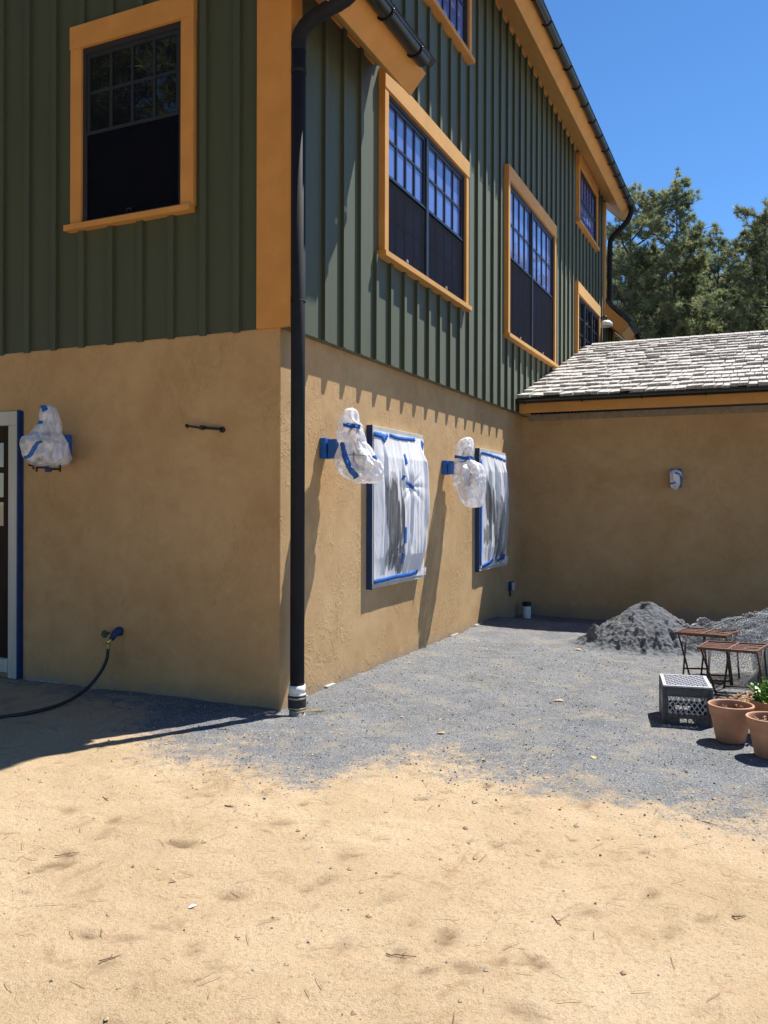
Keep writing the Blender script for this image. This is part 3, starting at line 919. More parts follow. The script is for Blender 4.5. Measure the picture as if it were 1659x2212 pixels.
def sconce(kind_pt, label, plate, arm, bag, tapes, depth_pt, light_body=None, group='wall lamps wrapped in plastic bags'):
    root = empty('wall_lamp', kind_pt, label=label, cat='wall lamp', group=group)
    plate.build('wall_plate', M['tape'], root, bevel=.004)
    arm.build('arm', M['black'], root)
    bag.mesh().build('plastic_bag', M['bag'], root)
    for p, wd in tapes:
        bag.tape(p, wd).build('tape_strip', M['tape'], root, solid=.0015)
    if light_body: light_body.build('lantern', M['black'], root)
    return root

# lamp 1 on side wall
to1 = lambda x, y: (691.2+.0937*x, 864+.0937*y)
rows1 = [(195, 690, 790), (225, 600, 840), (260, 545, 870), (350, 480, 908), (480, 435, 918), (560, 415, 960), (610, 400, 1000), (640, 396, 970), (720, 380, 990), (800, 385, 1030), (900, 400, 1055), (1000, 440, 1075), (1060, 440, 1130), (1200, 400, 1205), (1330, 345, 1290), (1450, 380, 1400), (1560, 400, 1440), (1650, 440, 1435), (1760, 560, 1435), (1850, 740, 1370), (1910, 830, 1260), (1950, 930, 1090)]
b1 = Bag(rows1, to1, 6.75, 1.3)
pl = MB(); pl.box(.002, .055, .60, .70, 1.865, 2.03); pl.box(.062, .135, .625, .74, 1.868, 2.02)
ar = MB(); ar.tube(smooth_path([(.06, .68, 1.97), (.2, .68, 2.03), (.25, .68, 2.13), (.29, .68, 2.13), (.31, .68, 2.0)], 5), .012, 8)
lb = MB(); lb.lathe([(.001, .13), (.02, .12), (.03, .07), (.075, .04), (.075, .03), (.06, .02), (.05, -.08), (.06, -.09), (.001, -.1)], (.31, .68, 1.86), 8)
cr = MB(); cr.tube([px(*to1(600, 1265), 6.56), px(*to1(1010, 1275), 6.56)], .0022, 6); cr.tube([px(*to1(765, 1140), 6.56), px(*to1(762, 1440), 6.56)], .0022, 6)
L1 = sconce((0, .65, 1.85), 'bagged wall lamp nearest the downspout, with a long diagonal strip of blue tape', pl, ar, b1,
       [([(550, 590), (640, 605), (740, 650), (850, 675), (925, 670)], 95), ([(470, 1050), (540, 1060), (600, 1300), (690, 1500), (790, 1720), (870, 1810)], 105), ([(1200, 1290), (1280, 1350)], 70)], 6.6, lb)
cr.build('wire_cross', M['black'], L1)

# lamp 2
to2 = lambda x, y: (950.4+.1875*x, 915.8+.1875*y)
rows2 = [(160, 285, 350), (175, 235, 368), (200, 212, 382), (260, 188, 390), (330, 179, 390), (375, 176, 380), (400, 172, 372), (430, 167, 410), (460, 162, 462), (520, 156, 500), (600, 155, 518), (680, 152, 520), (740, 190, 502), (820, 215, 495), (880, 238, 488), (930, 265, 488), (955, 340, 470)]
b2 = Bag(rows2, to2, 9.35, 6.1)
pl = MB(); pl.box(.002, .06, 3.37, 3.47, 1.83, 1.985); pl.box(.066, .11, 3.385, 3.48, 1.835, 1.98)
ar = MB(); ar.tube(smooth_path([(.06, 3.5, 1.93), (.18, 3.5, 2.0), (.22, 3.5, 2.10), (.25, 3.5, 2.10), (.27, 3.5, 2.0)], 5), .012, 8)
lb = MB(); lb.lathe([(.001, .13), (.02, .12), (.03, .07), (.075, .04), (.075, .03), (.06, .02), (.05, -.08), (.06, -.09), (.001, -.1)], (.27, 3.5, 1.80), 8)
L2 = sconce((0, 3.45, 1.83), 'bagged wall lamp between the two plastic covered windows, blue tape round its neck', pl, ar, b2,
       [([(172, 372), (250, 388), (320, 400), (380, 396)], 34), ([(225, 448), (270, 425), (325, 402)], 12)], 9.2, lb)

# lamp on the front wall
to3 = lambda x, y: (.1146*x, 846.7+.1146*y)
rows3 = [(262, 850, 960), (280, 800, 1000), (310, 775, 1030), (360, 780, 1060), (450, 760, 1100), (560, 750, 1120), (600, 745, 1130), (640, 700, 1140), (720, 640, 1150), (800, 600, 1160), (860, 480, 1200), (950, 440, 1230), (1000, 437, 1265), (1100, 443, 1275), (1200, 445, 1290), (1280, 485, 1300), (1350, 560, 1290), (1400, 640, 1230), (1440, 680, 960)]
b3 = Bag(rows3, to3, 6.80, 3.7)
pl = MB(); pl.box(-2.115, -2.005, -.045, -.002, 1.845, 2.07)
ar = MB(); ar.tube(smooth_path([(-2.06, -.03, 1.98), (-2.08, -.15, 2.03), (-2.08, -.24, 2.12), (-2.08, -.3, 2.12), (-2.09, -.31, 2.0)], 5), .012, 8)
lb = MB()
lb.lathe([(.001, .16), (.03, .15), (.05, .09), (.07, .05), (.07, .04), (.06, .03), (.05, -.12), (.001, -.12)], (-2.10, -.3, 1.92), 8)
for (xa, ya, xb_, yb_) in ((680, 1440, 860, 1440), (920, 1380, 1150, 1400), (960, 1470, 1140, 1470), (1130, 1390, 1130, 1520), (690, 1450, 690, 1520), (900, 1340, 900, 1500), (620, 1430, 635, 1475)):
    lb.tube([px(*to3(xa, ya), 6.75), px(*to3(xb_, yb_), 6.75)], .008, 6)
L3 = sconce((-2.06, 0, 1.85), 'wall lamp wrapped in a thin plastic bag next to the glazed door in the shade', pl, ar, b3,
       [([(800, 285), (870, 310), (920, 380)], 90), ([(770, 610), (820, 615), (885, 615)], 55), ([(950, 960), (880, 1020), (780, 1160), (720, 1250), (630, 1290)], 62)], 6.7, lb)
w = MB(); w.tube([px(*to3(855, 1480), 6.73), px(*to3(960, 1480), 6.73)], .018, 8); w.build('tape_wrap', M['tape_dark'], L3)

# lamp on wing wall
to4 = lambda x, y: (1071.4+.3542*(1060-1060+x), 691.2+.3542*y)
rows4 = [(912, 1078, 1108), (918, 1066, 1122), (930, 1062, 1130), (960, 1061, 1131), (985, 1062, 1130), (1005, 1064, 1118), (1020, 1068, 1108), (1030, 1080, 1098)]
b4 = Bag([(y, a, b) for (y, a, b) in rows4], to4, 11.28, 9.2, .6)
pl = MB(); pl.box(2.05, 2.195, YW-.05, YW-.002, 1.74, 1.99)
ar = MB(); ar.tube([(2.12, YW-.04, 1.92), (2.12, YW-.12, 1.92)], .015, 8)
L4 = sconce((2.12, YW, 1.75), 'small wall lamp in plastic and blue tape, alone on the wing wall', pl, ar, b4,
       [([(1085, 925), (1110, 935), (1122, 960), (1120, 995)], 9), ([(1062, 990), (1080, 988), (1088, 984)], 7)], 12.8)

# ------------------------------------------------------------ masked ground-floor windows on the side wall
def low_window(y0, y1, z0, z1, taped):
    f = MB()
    f.box(-.01, .055, y0, y1, z1-.09, z1); f.box(-.01, .055, y0, y1, z0, z0+.09)
    f.box(-.01, .055, y0, y0+.09, z0+.09, z1-.09); f.box(-.01, .055, y1-.09, y1, z0+.09, z1-.09)
    root = f.build('window', M['casing'], H, bevel=.003)
    g = MB(); g.box(-.01, .018, y0+.09, y1-.09, z0+.09, z1-.09); g.build('pane', M['glass_dark'], root)
    s_ = MB(); ym = (y0+y1)/2
    s_.box(.018, .04, ym-.04, ym+.04, z0+.09, z1-.09); s_.box(.018, .036, y0+.09, y0+.14, z0+.09, z1-.09); s_.box(.018, .036, y1-.14, y1-.09, z0+.09, z1-.09)
    s_.build('sash', M['frame'], root)
    t = MB(); t.box(-.002, .058, y0-.005, y0-.0005, z0-.01, z1+.002); t.build('masking_tape', M['tape_dark'], root)
    return root
low_window(1.474, 2.690, .752, 2.207, 1)
low_window(4.538, 5.66, .69, 2.19, 1)

def sheet(name, label, y0, y1, z0, z1, bulge, seed, wisp, strips, folds, knot, clear):
    root = empty(name, (.06, (y0+y1)/2, z0), label=label, cat='plastic sheet', group='plastic sheets taped over windows')
    def S_(u, v, ex=0):
        edge = min(1, 6*min(v, 1-v)) * min(1, 9*min(u, 1-u)+.0)
        sag = bulge*max(0, math.sin(math.pi*min(1, max(0, v))))**.6 * (.30+.70*max(0,u)**1.2)
        f = 0
        for (c, wd, am, sl_) in folds:
            d = (u - c - sl_*(1-v) - .02*noise.noise(Vector((v*3, c*7, seed))))/wd
            f += am*max(0, 1-abs(d))*(.5+.9*abs(noise.noise(Vector((seed, c*9, v*3)))))
        ph = u*46 + 7*noise.noise(Vector((u*2, v*1.1, seed)))
        f += .007*(1-abs(math.sin(ph)))*(.3+1.1*abs(noise.noise(Vector((u*5, v*1.3, seed+3)))))
        f += .012*noise.noise(Vector((u*5, v*1.6, seed+1))) + .008*abs(noise.noise(Vector((u*15, v*5, seed+2))))
        if knot:
            kx, kz = u-knot[0], (v-knot[1])*1.3
            kd = math.hypot(kx, kz); ka = math.atan2(kz, kx)
            f += .007*abs(math.cos(ka*5+1+3*kd))*math.exp(-((kd-.10)/.12)**2) - .02*math.exp(-(kd/.07)**2)
        wid = (y1-y0)
        yy = y0 + wid*u + wisp*math.sin(math.pi*v)*max(0, u-.55)/.45 + .008*noise.noise(Vector((v*7, u*3, seed)))
        return Vector((.061 + edge*(sag + max(-.5*sag, f)) + ex, yy, z0 + (z1-z0)*v + .006*noise.noise(Vector((u*9, v, seed+8)))))
    w = MB(); NU, NV = 150, 170; w.grid(NU, NV, lambda u, v: S_(u, v))
    fo = w.build('film', M['film'], root); dn = []
    for j in range(NV):
        for i in range(NU):
            u, v = i/(NU-1), j/(NV-1); k = .95
            for (u0, v0, ru, rv, am) in clear:
                q = ((u-u0)/ru)**2*.8 + ((v-v0)/rv)**2 + 1.1*noise.noise(Vector((u*14+v*2, v*2.6, seed))) + .7*noise.noise(Vector((u*34, v*5, seed+6)))
                k -= am*max(0, min(1, (1.15-q)*3.2))
            dn.append(max(0, k))
    at_ = fo.data.attributes.new('dense', 'FLOAT', 'POINT'); at_.data.foreach_set('value', dn)
    # loose ends at the bottom far corner
    w = MB()
    def flap(u, v):
        b = S_(1, .02)
        return b + Vector((.02*math.sin(9*u+4*v), .06*u+.02*v*math.sin(5*u)-.02, -.11*v*(.4+.6*u)+.04 + .012*math.sin(14*u)))
    w.grid(16, 12, flap); w.build('loose_end', M['film_end'], root)
    for pts, wd, mk in strips:
        w = MB(); D = []
        for (a, b) in zip(pts, pts[1:]):
            for q in range(10): D.append((a[0]+(b[0]-a[0])*q/10, a[1]+(b[1]-a[1])*q/10))
        D.append(pts[-1]); vs = []
        sx = y1-y0; sz = z1-z0
        for i, p in enumerate(D):
            a = D[max(0, i-1)]; b = D[min(len(D)-1, i+1)]
            d = Vector(((b[0]-a[0])*sx, (b[1]-a[1])*sz, 0)).normalized(); nn = Vector((-d.y, d.x, 0))
            for k in (-.5, 0, .5):
                vs.append(S_(p[0]+nn.x*wd*k/sx, p[1]+nn.y*wd*k/sz, .004))
        w.add(vs, [(i*3+k, i*3+k+1, i*3+k+4, i*3+k+3) for i in range(len(D)-1) for k in (0, 1)], True)
        w.build('tape_strip', M[mk], root, solid=.002)
    return root
sheet('plastic_sheet', 'wide plastic sheet over the nearer stucco window, tape strips down its middle',
      1.50, 2.685, .79, 2.165, .085, 2.2, .06,
      [([(0, .975), (.22, .965)], .05, 'tape'), ([(.1, .985), (.16, .94), (.24, .985)], .04, 'tape'), ([(.28, .985), (.45, .975), (.8, .985)], .035, 'tape'), ([(.93, .93), (.97, .98)], .07, 'tape'),
       ([(.52, .87), (.54, .80)], .05, 'tape'), ([(.47, .72), (.44, .69)], .03, 'tape'), ([(.48, .675), (.58, .665), (.66, .62)], .035, 'tape'), ([(.50, .365), (.50, .25)], .075, 'tape'), ([(.475, .19), (.485, .11)], .045, 'tape'),
       ([(0, .015), (.35, .02), (.7, .02), (.85, .03)], .04, 'tape')],
      [(.16, .03, .03, .02), (.47, .03, .02, .02), (.66, .04, .03, -.05), (.88, .05, .03, .04)],
      (.62, .64), [(.30, .40, .15, .27, .95), (.30, .62, .12, .14, .45), (.42, .14, .10, .10, .7), (.25, .17, .12, .1, .6)])
sheet('plastic_sheet', 'narrow plastic sheet in long pleats over the window nearer the inner corner',
      4.575, 5.68, .73, 2.16, .07, 8.4, .05,
      [([(0, .985), (.2, .985), (.6, .97), (.93, .95)], .035, 'tape'), ([(.004, .93), (.004, .5), (.004, .02)], .05, 'tape'), ([(.05, .01), (.3, .03), (.42, .055)], .05, 'tape'), ([(.6, .03), (.72, .05)], .04, 'tape'), ([(.76, .055), (.9, .06)], .07, 'tape')],
      [(.25, .04, .03, .05), (.5, .03, .04, .0), (.62, .03, .03, -.04), (.78, .03, .03, -.08)],
      None, [(.25, .58, .13, .20, .95), (.18, .27, .10, .10, .7), (.62, .30, .16, .30, .75), (.85, .34, .14, .28, .6), (.5, .16, .08, .1, .5)])

# ------------------------------------------------------------ small things on the walls
hk = empty('wall_hook', (-.497, 0, 2.06), label='small folding black metal hook on the shaded front wall between lamp and corner', cat='hook')
w = MB(); w.tube([(-.50, -.002, 2.062), (-.50, -.02, 2.062)], .022, 14); w.build('wall_plate', M['black'], hk)
w = MB(); w.bar((-.50, -.026, 2.066), (-.66, -.045, 2.083), .012, .022); w.bar((-.63, -.05, 2.073), (-.79, -.058, 2.10), .010, .018)
w.tube([(-.652, -.035, 2.08), (-.652, -.07, 2.08)], .018, 12); w.tube([(-.788, -.05, 2.09), (-.788, -.066, 2.105)], .014, 10)
w.build('arm', M['black'], hk)

tap = empty('garden_tap', (-1.49, 0, .47), label='outdoor tap with green wheel and blue tape on the front wall above the hose', cat='tap')
w = MB(); w.tube([(-1.49, -.001, .475), (-1.49, -.03, .475), (-1.495, -.06, .46), (-1.50, -.09, .42)], [.038, .035, .028, .02], 14); w.build('taped_body', M['tape_dark'], tap)
w = MB(); pr = []
for k in range(32):
    a = 2*math.pi*k/32; r_ = .030 + .003*math.cos(8*a)
    pr.append((-1.555 + r_*math.cos(a), .462 + r_*math.sin(a)))
v = [(x, -.10, z) for x, z in pr] + [(x, -.112, z) for x, z in pr]
w.add(v, [tuple(range(32)), tuple(range(63, 31, -1))] + [(i, 32+i, 32+(i+1) % 32, (i+1) % 32) for i in range(32)])
w.tube([(-1.555, -.05, .462), (-1.555, -.118, .462)], .008, 10); w.build('valve_wheel', M['bibgreen'], tap)
w = MB(); w.tube([(-1.50, -.085, .43), (-1.515, -.10, .405), (-1.517, -.105, .375)], .013, 10); w.tube([(-1.51, -.1, .41), (-1.55, -.11, .405)], .01, 10)
w.tube([(-1.545, -.112, .40), (-1.57, -.115, .385)], .007, 8); w.tube([(-1.517, -.105, .385), (-1.517, -.107, .36)], .018, 8)
w.build('brass_valve', M['brass'], tap)
hose = empty('garden_hose', (-1.5, -.6, 0), label='black garden hose curving from the tap down across the shaded ground', cat='hose')
w = MB()
hp = smooth_path([(-1.517, -.107, .37), (-1.515, -.112, .33), (-1.505, -.14, .26), (-1.50, -.21, .18), (-1.50, -.32, .10), (-1.50, -.46, .045), (-1.49, -.62, .022), (-1.50, -.80, .015), (-1.56, -.98, .012), (-1.70, -1.18, .012), (-1.95, -1.35, .012), (-2.4, -1.5, .012)], 8)
w.tube(hp, .0135, 12); w.build('hose_tube', M['hose'], hose)
w = MB(); w.tube([(-1.517, -.107, .372), (-1.516, -.11, .345)], .0165, 12); w.build('ferrule', M['steel'], hose)

ob = empty('outlet_box', (0, 6.05, .38), label='small outlet box covered in blue tape low on the side wall near the inner corner', cat='outlet box')
w = MB(); w.box(.001, .05, 5.99, 6.09, .32, .44); w.build('box', M['tape_dark'], ob, bevel=.006)
w = MB(); w.box(.05, .075, 6.0, 6.08, .33, .43); w.build('cover', M['clip'], ob, bevel=.004)
w = MB(); w.tube([(.02, 6.03, .32), (.02, 6.03, .24)], .012, 8); w.build('conduit', M['frame'], ob)

cp = empty('cleanout_pipe', (.16, 6.38, -.1), label='white upright drain pipe with a black cap standing in the inner corner', cat='pipe')
w = MB(); w.tube([(.16, 6.38, -.25), (.16, 6.38, .085)], .057, 24); w.build('pipe', M['pvc'], cp)
w = MB(); w.tube([(.16, 6.38, .075), (.16, 6.38, .125)], .064, 24); w.tube([(.16, 6.38, .125), (.16, 6.38, .135)], .05, 24); w.build('cap', M['rubber'], cp, bevel=.004)

yl = empty('yard_lamp', (.1, 12.62, 5.1), label='white dome lamp on a black gooseneck at the far end of the side wall', cat='lamp')
w = MB(); w.tube(smooth_path([(.08, 12.45, 5.30), (.16, 12.42, 5.38), (.21, 12.4, 5.37), (.22, 12.4, 5.30)], 5), .018, 8); w.build('gooseneck', M['black'], yl)
w = MB(); w.lathe([(.02, .13), (.07, .12), (.12, .07), (.13, 0), (.125, 0), (.10, .06), (.02, .11)], (.22, 12.4, 5.17), 24); w.build('shade', M['white'], yl)

# ------------------------------------------------------------ stone dust pile
def pile(cx, cy, R_, h, n=150):
    w = MB()
    def f(u, v):
        x = cx + (u-.5)*2*R_*1.5; y = cy + (v-.5)*2*R_*1.5
        dx, dy = x-cx, y-cy
        ang_ = math.atan2(dy, dx)
        d = math.hypot(dx, dy)/(R_*(1+.10*math.sin(ang_*2+1)+.07*nz(math.cos(ang_)*2, math.sin(ang_)*2, 3)))
        z = h*math.exp(-(d*1.12)**2.1)*1.02
        z = min(z, h*(1.13-.90*math.sqrt(d*d+.02))) if d < 1 else min(z, h*.2*math.exp(-(d-1)*6))
        z = max(z, 0) * (1 + .10*nz(x*5, y*5, 2))
        k = min(1, max(0, z/.06))
        lump = max(0, nz(x*13, y*13, 6)-.12)
        mid = math.exp(-((z-h*.28)/(h*.3))**2)
        z += k*(.10*lump*(.12+1.2*mid)*(.4+max(0, nz(x*2.5, y*2.5, 8)*2+.3)) + .02*nz(x*9, y*9, 1) + .012*nz(x*28, y*28, 3) + .006*nz(x*60, y*60, 3))
        z += k*.035*max(0, nz(x*19, y*19, 11))*(.3+1.3*mid)
        z -= k*.22*max(0, nz(x*12+5, y*12, 16)-.34)
        return (x, y, ground_h(x, y, False) - .012 + z)
    w.grid(n, n, f, False)
    return w
pw = pile(2.07, 4.1, .56, .46)
po = pw.build('stone_dust_pile', M['pile'])
tag(po, 'cone shaped pile of grey stone dust with dark lumps in front of the wing wall', 'pile')

# ------------------------------------------------------------ milk crate
cr_ = empty('milk_crate', (2.73, .965, 0), R(9.5), label='upturned black plastic milk crate with a lattice side and sun bleached top', cat='crate')
def local(root, mb, name, m, bevel=0, parent=None, solid=0):
    """mesh given in the thing's own local coordinates"""
    me = bpy.data.meshes.new(name); me.from_pydata([tuple(v) for v in mb.v], [], mb.f)
    me.polygons.foreach_set('use_smooth', mb.sm); me.materials.append(m); me.update()
    o = bpy.data.objects.new(name, me); COL.objects.link(o); o.parent = parent or root
    if bevel:
        md = o.modifiers.new('bevel', 'BEVEL'); md.width = bevel; md.segments = 2; md.limit_method = 'ANGLE'; md.angle_limit = R(50)
    if solid:
        md = o.modifiers.new('solid', 'SOLIDIFY'); md.thickness = solid; md.offset = 0
    return o
cw, cd, chh = .158, .205, .265
w = MB(); t = .012
# end/side walls as frames with openings
def wall_frame(w, axis, s_):
    def bx(u0, u1, z0, z1, tt=t, o=0):
        if axis == 'y':
            p = s_*cd; q = p - s_*tt; w.box(u0, u1, min(p, q), max(p, q), z0, z1)
        else:
            p = s_*cw; q = p - s_*tt; w.box(min(p, q), max(p, q), u0, u1, z0, z1)
    A = cw if axis == 'y' else cd-.0125
    bx(-A, A, .0, .022); bx(-A, A, .048, .075)
    bx(-A, -.05, .022, .048); bx(.05, A, .022, .048); bx(-.004, .004, .022, .048)
    bx(-A, A, .205, .2595)
    bx(-A, -A+.032, .075, .205); bx(A-.036, A, .075, .205)
    # ribs
    for zz in (.0, .075, .20):
        bx(-A-.0, A, zz-.0, zz+.007, t+.0, 0)
wall_frame(w, 'y', -1); wall_frame(w, 'y', 1); wall_frame(w, 'x', -1); wall_frame(w, 'x', 1)
for sx in (-1, 1):
    for sy in (-1, 1): w.tube([(sx*(cw-.008), sy*(cd-.008), .0), (sx*(cw-.008), sy*(cd-.008), .26)], .014, 10)
for zz in (.004, .074, .2, .255):
    w.box(-cw-.003, cw+.003, -cd-.003, -cd+.004, zz-.0035, zz+.0035); w.box(-cw-.003, -cw+.004, -cd-.002, cd+.003, zz-.0035, zz+.0035)
for xx in (-.140, .135): w.box(xx-.003, xx+.003, -cd-.003, -cd+.002, 0, .255)
local(cr_, w, 'walls', M['crate'], .002)
w = MB()
for axis, s_ in (('y', -1), ('y', 1), ('x', -1), ('x', 1)):
    A = (cw if axis == 'y' else cd-.0125)
    u0, u1, z0, z1 = -A+.032, A-.036, .075, .205
    for k in range(-8, 16):
        for dr_ in (1, -1):
            # diagonal lattice clipped to opening
            st = u0 + k*.035
            pts = []
            for q in range(41):
                z = z0 + (z1-z0)*q/40; u = (st + (z-z0)*.72) if dr_ > 0 else (st + .13*.72 - (z-z0)*.72)
                if u0 <= u <= u1: pts.append((u, z))
            if len(pts) > 2:
                (ua, za), (ub, zb) = pts[0], pts[-1]
                if axis == 'y': w.bar((ua, s_*(cd-.006+.001*dr_), za), (ub, s_*(cd-.006+.001*dr_), zb), .006, .006, up=(0, 1, 0))
                else: w.bar((s_*(cw-.006+.001*dr_), ua, za), (s_*(cw-.006+.001*dr_), ub, zb), .0055, .008, up=(1, 0, 0))
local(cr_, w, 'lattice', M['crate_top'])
w = MB()
w.box(-cw, cw, -cd, -cd+.022, .2597, .270); w.box(-cw, cw, cd-.022, cd, .2597, .270); w.box(-cw, -cw+.022, -cd+.022, cd-.022, .2597, .270); w.box(cw-.022, cw, -cd+.022, cd-.022, .2597, .270)
a0, a1, c0, c1 = -cw+.02, cw-.02, -cd+.02, cd-.02
for k in range(-16, 18):
    for dr_ in (1, -1):
        st = k*.036; P0 = []
        for q in range(101):
            yy = c0 + (c1-c0)*q/100; xx = st + dr_*(yy)*.62
            if a0 <= xx <= a1: P0.append((xx, yy))
        if len(P0) > 3: w.bar((*P0[0], .264+.001*dr_), (*P0[-1], .264+.001*dr_), .0065, .006)
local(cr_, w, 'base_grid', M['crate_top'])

# ------------------------------------------------------------ terracotta pots
def pot():
    r = empty('terracotta_pot', (0, 0, 0), label='x', cat='flower pot', group='terracotta pots beside the crate')
    w = MB(); w.lathe([(.0, 0), (.082, 0), (.088, .004), (.118, .150), (.120, .163), (.125, .165), (.139, .224), (.140, .232), (.136, .236), (.129, .236), (.126, .228), (.116, .17), (.112, .13)], n=56)
    local(r, w, 'body', M['terra'])
    w = MB()
    def so_(u, v):
        a = u*2*math.pi; rr_ = .121*v
        return (rr_*math.cos(a), rr_*math.sin(a), .188 + .006*nz(rr_*math.cos(a)*40, rr_*math.sin(a)*40, 1))
    w.grid(33, 12, so_); local(r, w, 'soil', M['soil'])
    return r
p1 = pot(); p1.location = (3.045, .50, .0); p1['label'] = 'terracotta pot of bare soil standing right beside the black crate'
def sprigs(root, n, h0, h1, spread, mk, seed, lw=.006):
    rr = random.Random(seed); w = MB()
    for _ in range(n):
        a = rr.uniform(0, 6.28); d = spread*math.sqrt(rr.random()); x, y = d*math.cos(a), d*math.sin(a)
        hh = rr.uniform(h0, h1); ln = Vector((rr.uniform(-.5, .5), rr.uniform(-.5, .5), 1)).normalized()
        base = Vector((x, y, .188))
        for q in range(rr.randint(4, 8)):
            t_ = (q+1)/8; p = base + ln*hh*t_; aa = rr.uniform(0, 6.28)
            d_ = Vector((math.cos(aa), math.sin(aa), rr.uniform(.2, 1.2))).normalized()*rr.uniform(.6, 1.2)*hh*.45; s_ = d_.cross(Vector((0, 0, 1))).normalized()*lw*rr.uniform(.8, 1.6)
            w.add([p, p+d_*.5+s_, p+d_, p+d_*.5-s_], [(0, 1, 2, 3)])
        w.tube([base, base+ln*hh], .0015, 4)
    return local(root, w, 'plant', M[mk])
p2 = copy_tree(p1); p2.location = (3.275, .245, .0); p2['label'] = 'terracotta pot with small sprouts, the nearest one, cut by the right edge of the photo'; p2.rotation_euler.z = 1
p3 = copy_tree(p1); p3.location = (3.285, .74, .0); p3['label'] = 'terracotta pot holding a bright green leafy plant behind the other pots'; p3.rotation_euler.z = 2
sprigs(p1, 9, .015, .03, .11, 'leafdry', 1, .006)
sprigs(p2, 16, .02, .05, .10, 'leafdry', 2, .006)
sprigs(p3, 34, .10, .19, .10, 'leafgreen', 3, .013)

# ------------------------------------------------------------ rusty folding stools
stl = empty('folding_stool', (2.97, 2.0, 0), label='rusty folding metal stool with a slatted top nearest the crate and pots', cat='stool', group='rusty folding stools')
def T(x, y): return Vector((x-2.97, y-2.0, 0))
FL, BL, BR, FR = T(2.752, 1.811), T(2.807, 2.16), T(3.262, 2.20), T(3.175, 1.789)
zt = .37
w = MB()
for a, b in ((FL, BL), (BL, BR), (BR, FR), (FR, FL)): w.bar(a+Vector((0, 0, zt)), b+Vector((0, 0, zt)), .014, .022)
mL, mR = FL.lerp(FR, .52), BL.lerp(BR, .52)
w.bar(mL+Vector((0, 0, zt+.008)), mR+Vector((0, 0, zt+.008)), .016, .006)
local(stl, w, 'rim', M['rust'], .003)
w = MB()
for k in range(1, 6):
    t_ = k/6
    a = FL.lerp(BL, t_); b = FR.lerp(BR, t_)
    segs = [(0.02, .98)] if k in (1, 5) else [(.02, .30), (.34, .70), (.74, .98)] if k % 2 else [(.02, .5), (.54, .98)]
    for (s0, s1) in segs: w.bar(a.lerp(b, s0)+Vector((0, 0, zt)), a.lerp(b, s1)+Vector((0, 0, zt+.004*math.sin(k*3+s0*9))), .027, .006)
local(stl, w, 'slats', M['rust'], .001)
for (a, b) in (((2.775, 1.82), (2.893, 1.80)), ((2.84, 1.86), (2.83, 1.70)), ((2.945, 2.16), (2.985, 2.2)), ((2.975, 2.15), (2.932, 2.14)), ((3.185, 1.84), (3.235, 1.85)), ((3.225, 1.95), (3.17, 1.75)), ((3.23, 2.18), (3.26, 2.2))):
    w = MB(); w.tube([T(*a)+Vector((0, 0, zt)), T(*b)+Vector((0, 0, .005))], .0085, 8); local(stl, w, 'leg', M['rust_leg'])
for (a, za, b, zb) in (((2.83, 1.705), .03, (3.17, 1.755), .03), ((2.893, 1.80), .035, (3.235, 1.85), .035), ((2.79, 2.12), .06, (2.98, 2.19), .06), ((2.932, 2.14), .02, (3.2, 2.2), .02)):
    w = MB(); w.tube([T(*a)+Vector((0, 0, za)), T(*b)+Vector((0, 0, zb))], .007, 8); local(stl, w, 'rail', M['rust_leg'])
st1 = copy_tree(stl); st1.location = (2.755, 2.42, 0); st1.scale = (.93, .95, 1.12); st1.rotation_euler.z = R(-3)
st1['label'] = 'rusty folding metal stool farther back, half under the heap of wire netting'

# ------------------------------------------------------------ wire netting
def hexnet(mb, fn, nu, nv, r=.0011):
    """hexagonal netting laid over surface fn(u,v); cells counted nu x nv"""
    pts = {}
    def P_(i, j):
        # brick-like hexagon lattice
        k = (i, j)
        if k not in pts:
            x = i*.5; y = j*.8660 + ((.2887 if (i+j) % 2 else 0))
            pts[k] = Vector(fn(x/nu, y/(nv*.866)))
        return pts[k]
    E_ = []
    for j in range(nv+1):
        for i in range(2*nu):
            E_.append(((i, j), (i+1, j)))
            if (i+j) % 2 == 1 and j < nv: E_.append(((i, j), (i, j+1)))
    for a, b in E_:
        A, B = P_(*a), P_(*b); d = B-A
        if d.length > .055 or d.length < 1e-5: continue
        d.normalize(); u = d.cross(Vector((.3, .5, .81))).normalized()*r; v = d.cross(u).normalized()*r
        o = [u, -u*.5+v*.87, -u*.5-v*.87]
        mb.add([A+q for q in o] + [B+q for q in o], [(0, 1, 4, 3), (1, 2, 5, 4), (2, 0, 3, 5)])
net = empty('wire_netting_heap', (3.1, 2.9, 0), label='crumpled heap of grey hexagonal wire netting draped over the farther stool', cat='wire netting')
w = MB()
for L_ in range(5):
    def F_(u, v, L_=L_):
        x = 2.60 + .95*u + .0*v; 
        wdt = .12 + .62*min(1, u*1.5)
        y = 2.62 + (v-.42)*2*wdt*.62 + .08*nz(u*3, v*3, L_)
        base = .42 + .19*max(0,u)**1.1 - .10*(1-v)*min(1, u*2)*(1 if v < .5 else .6)
        top = base - .045*L_ + .035*math.sin(v*3.14)*u
        z = top + .055*nz(x*5, y*5, L_*3.3) + .035*nz(x*12, y*12, L_*1.7)+.02*nz(x*30, y*30, L_)
        if v < .15: z -= (.15-v)*.9*min(1, u*2)
        return (x + .03*nz(y*9, x*9, L_+5), y + .03*nz(x*9, y*9, L_+2), max(z, .05))
    hexnet(w, F_, 38, 34, .0014)
w.build('netting', M['wire'], net)
rl = empty('wire_netting_roll', (3.25, 2.5, 0), label='roll of grey wire netting lying on the ground behind the nearer stool', cat='wire netting')
w = MB()
ax = Vector((.13, .99, 0)).normalized(); sd = Vector((ax.y, -ax.x, 0))
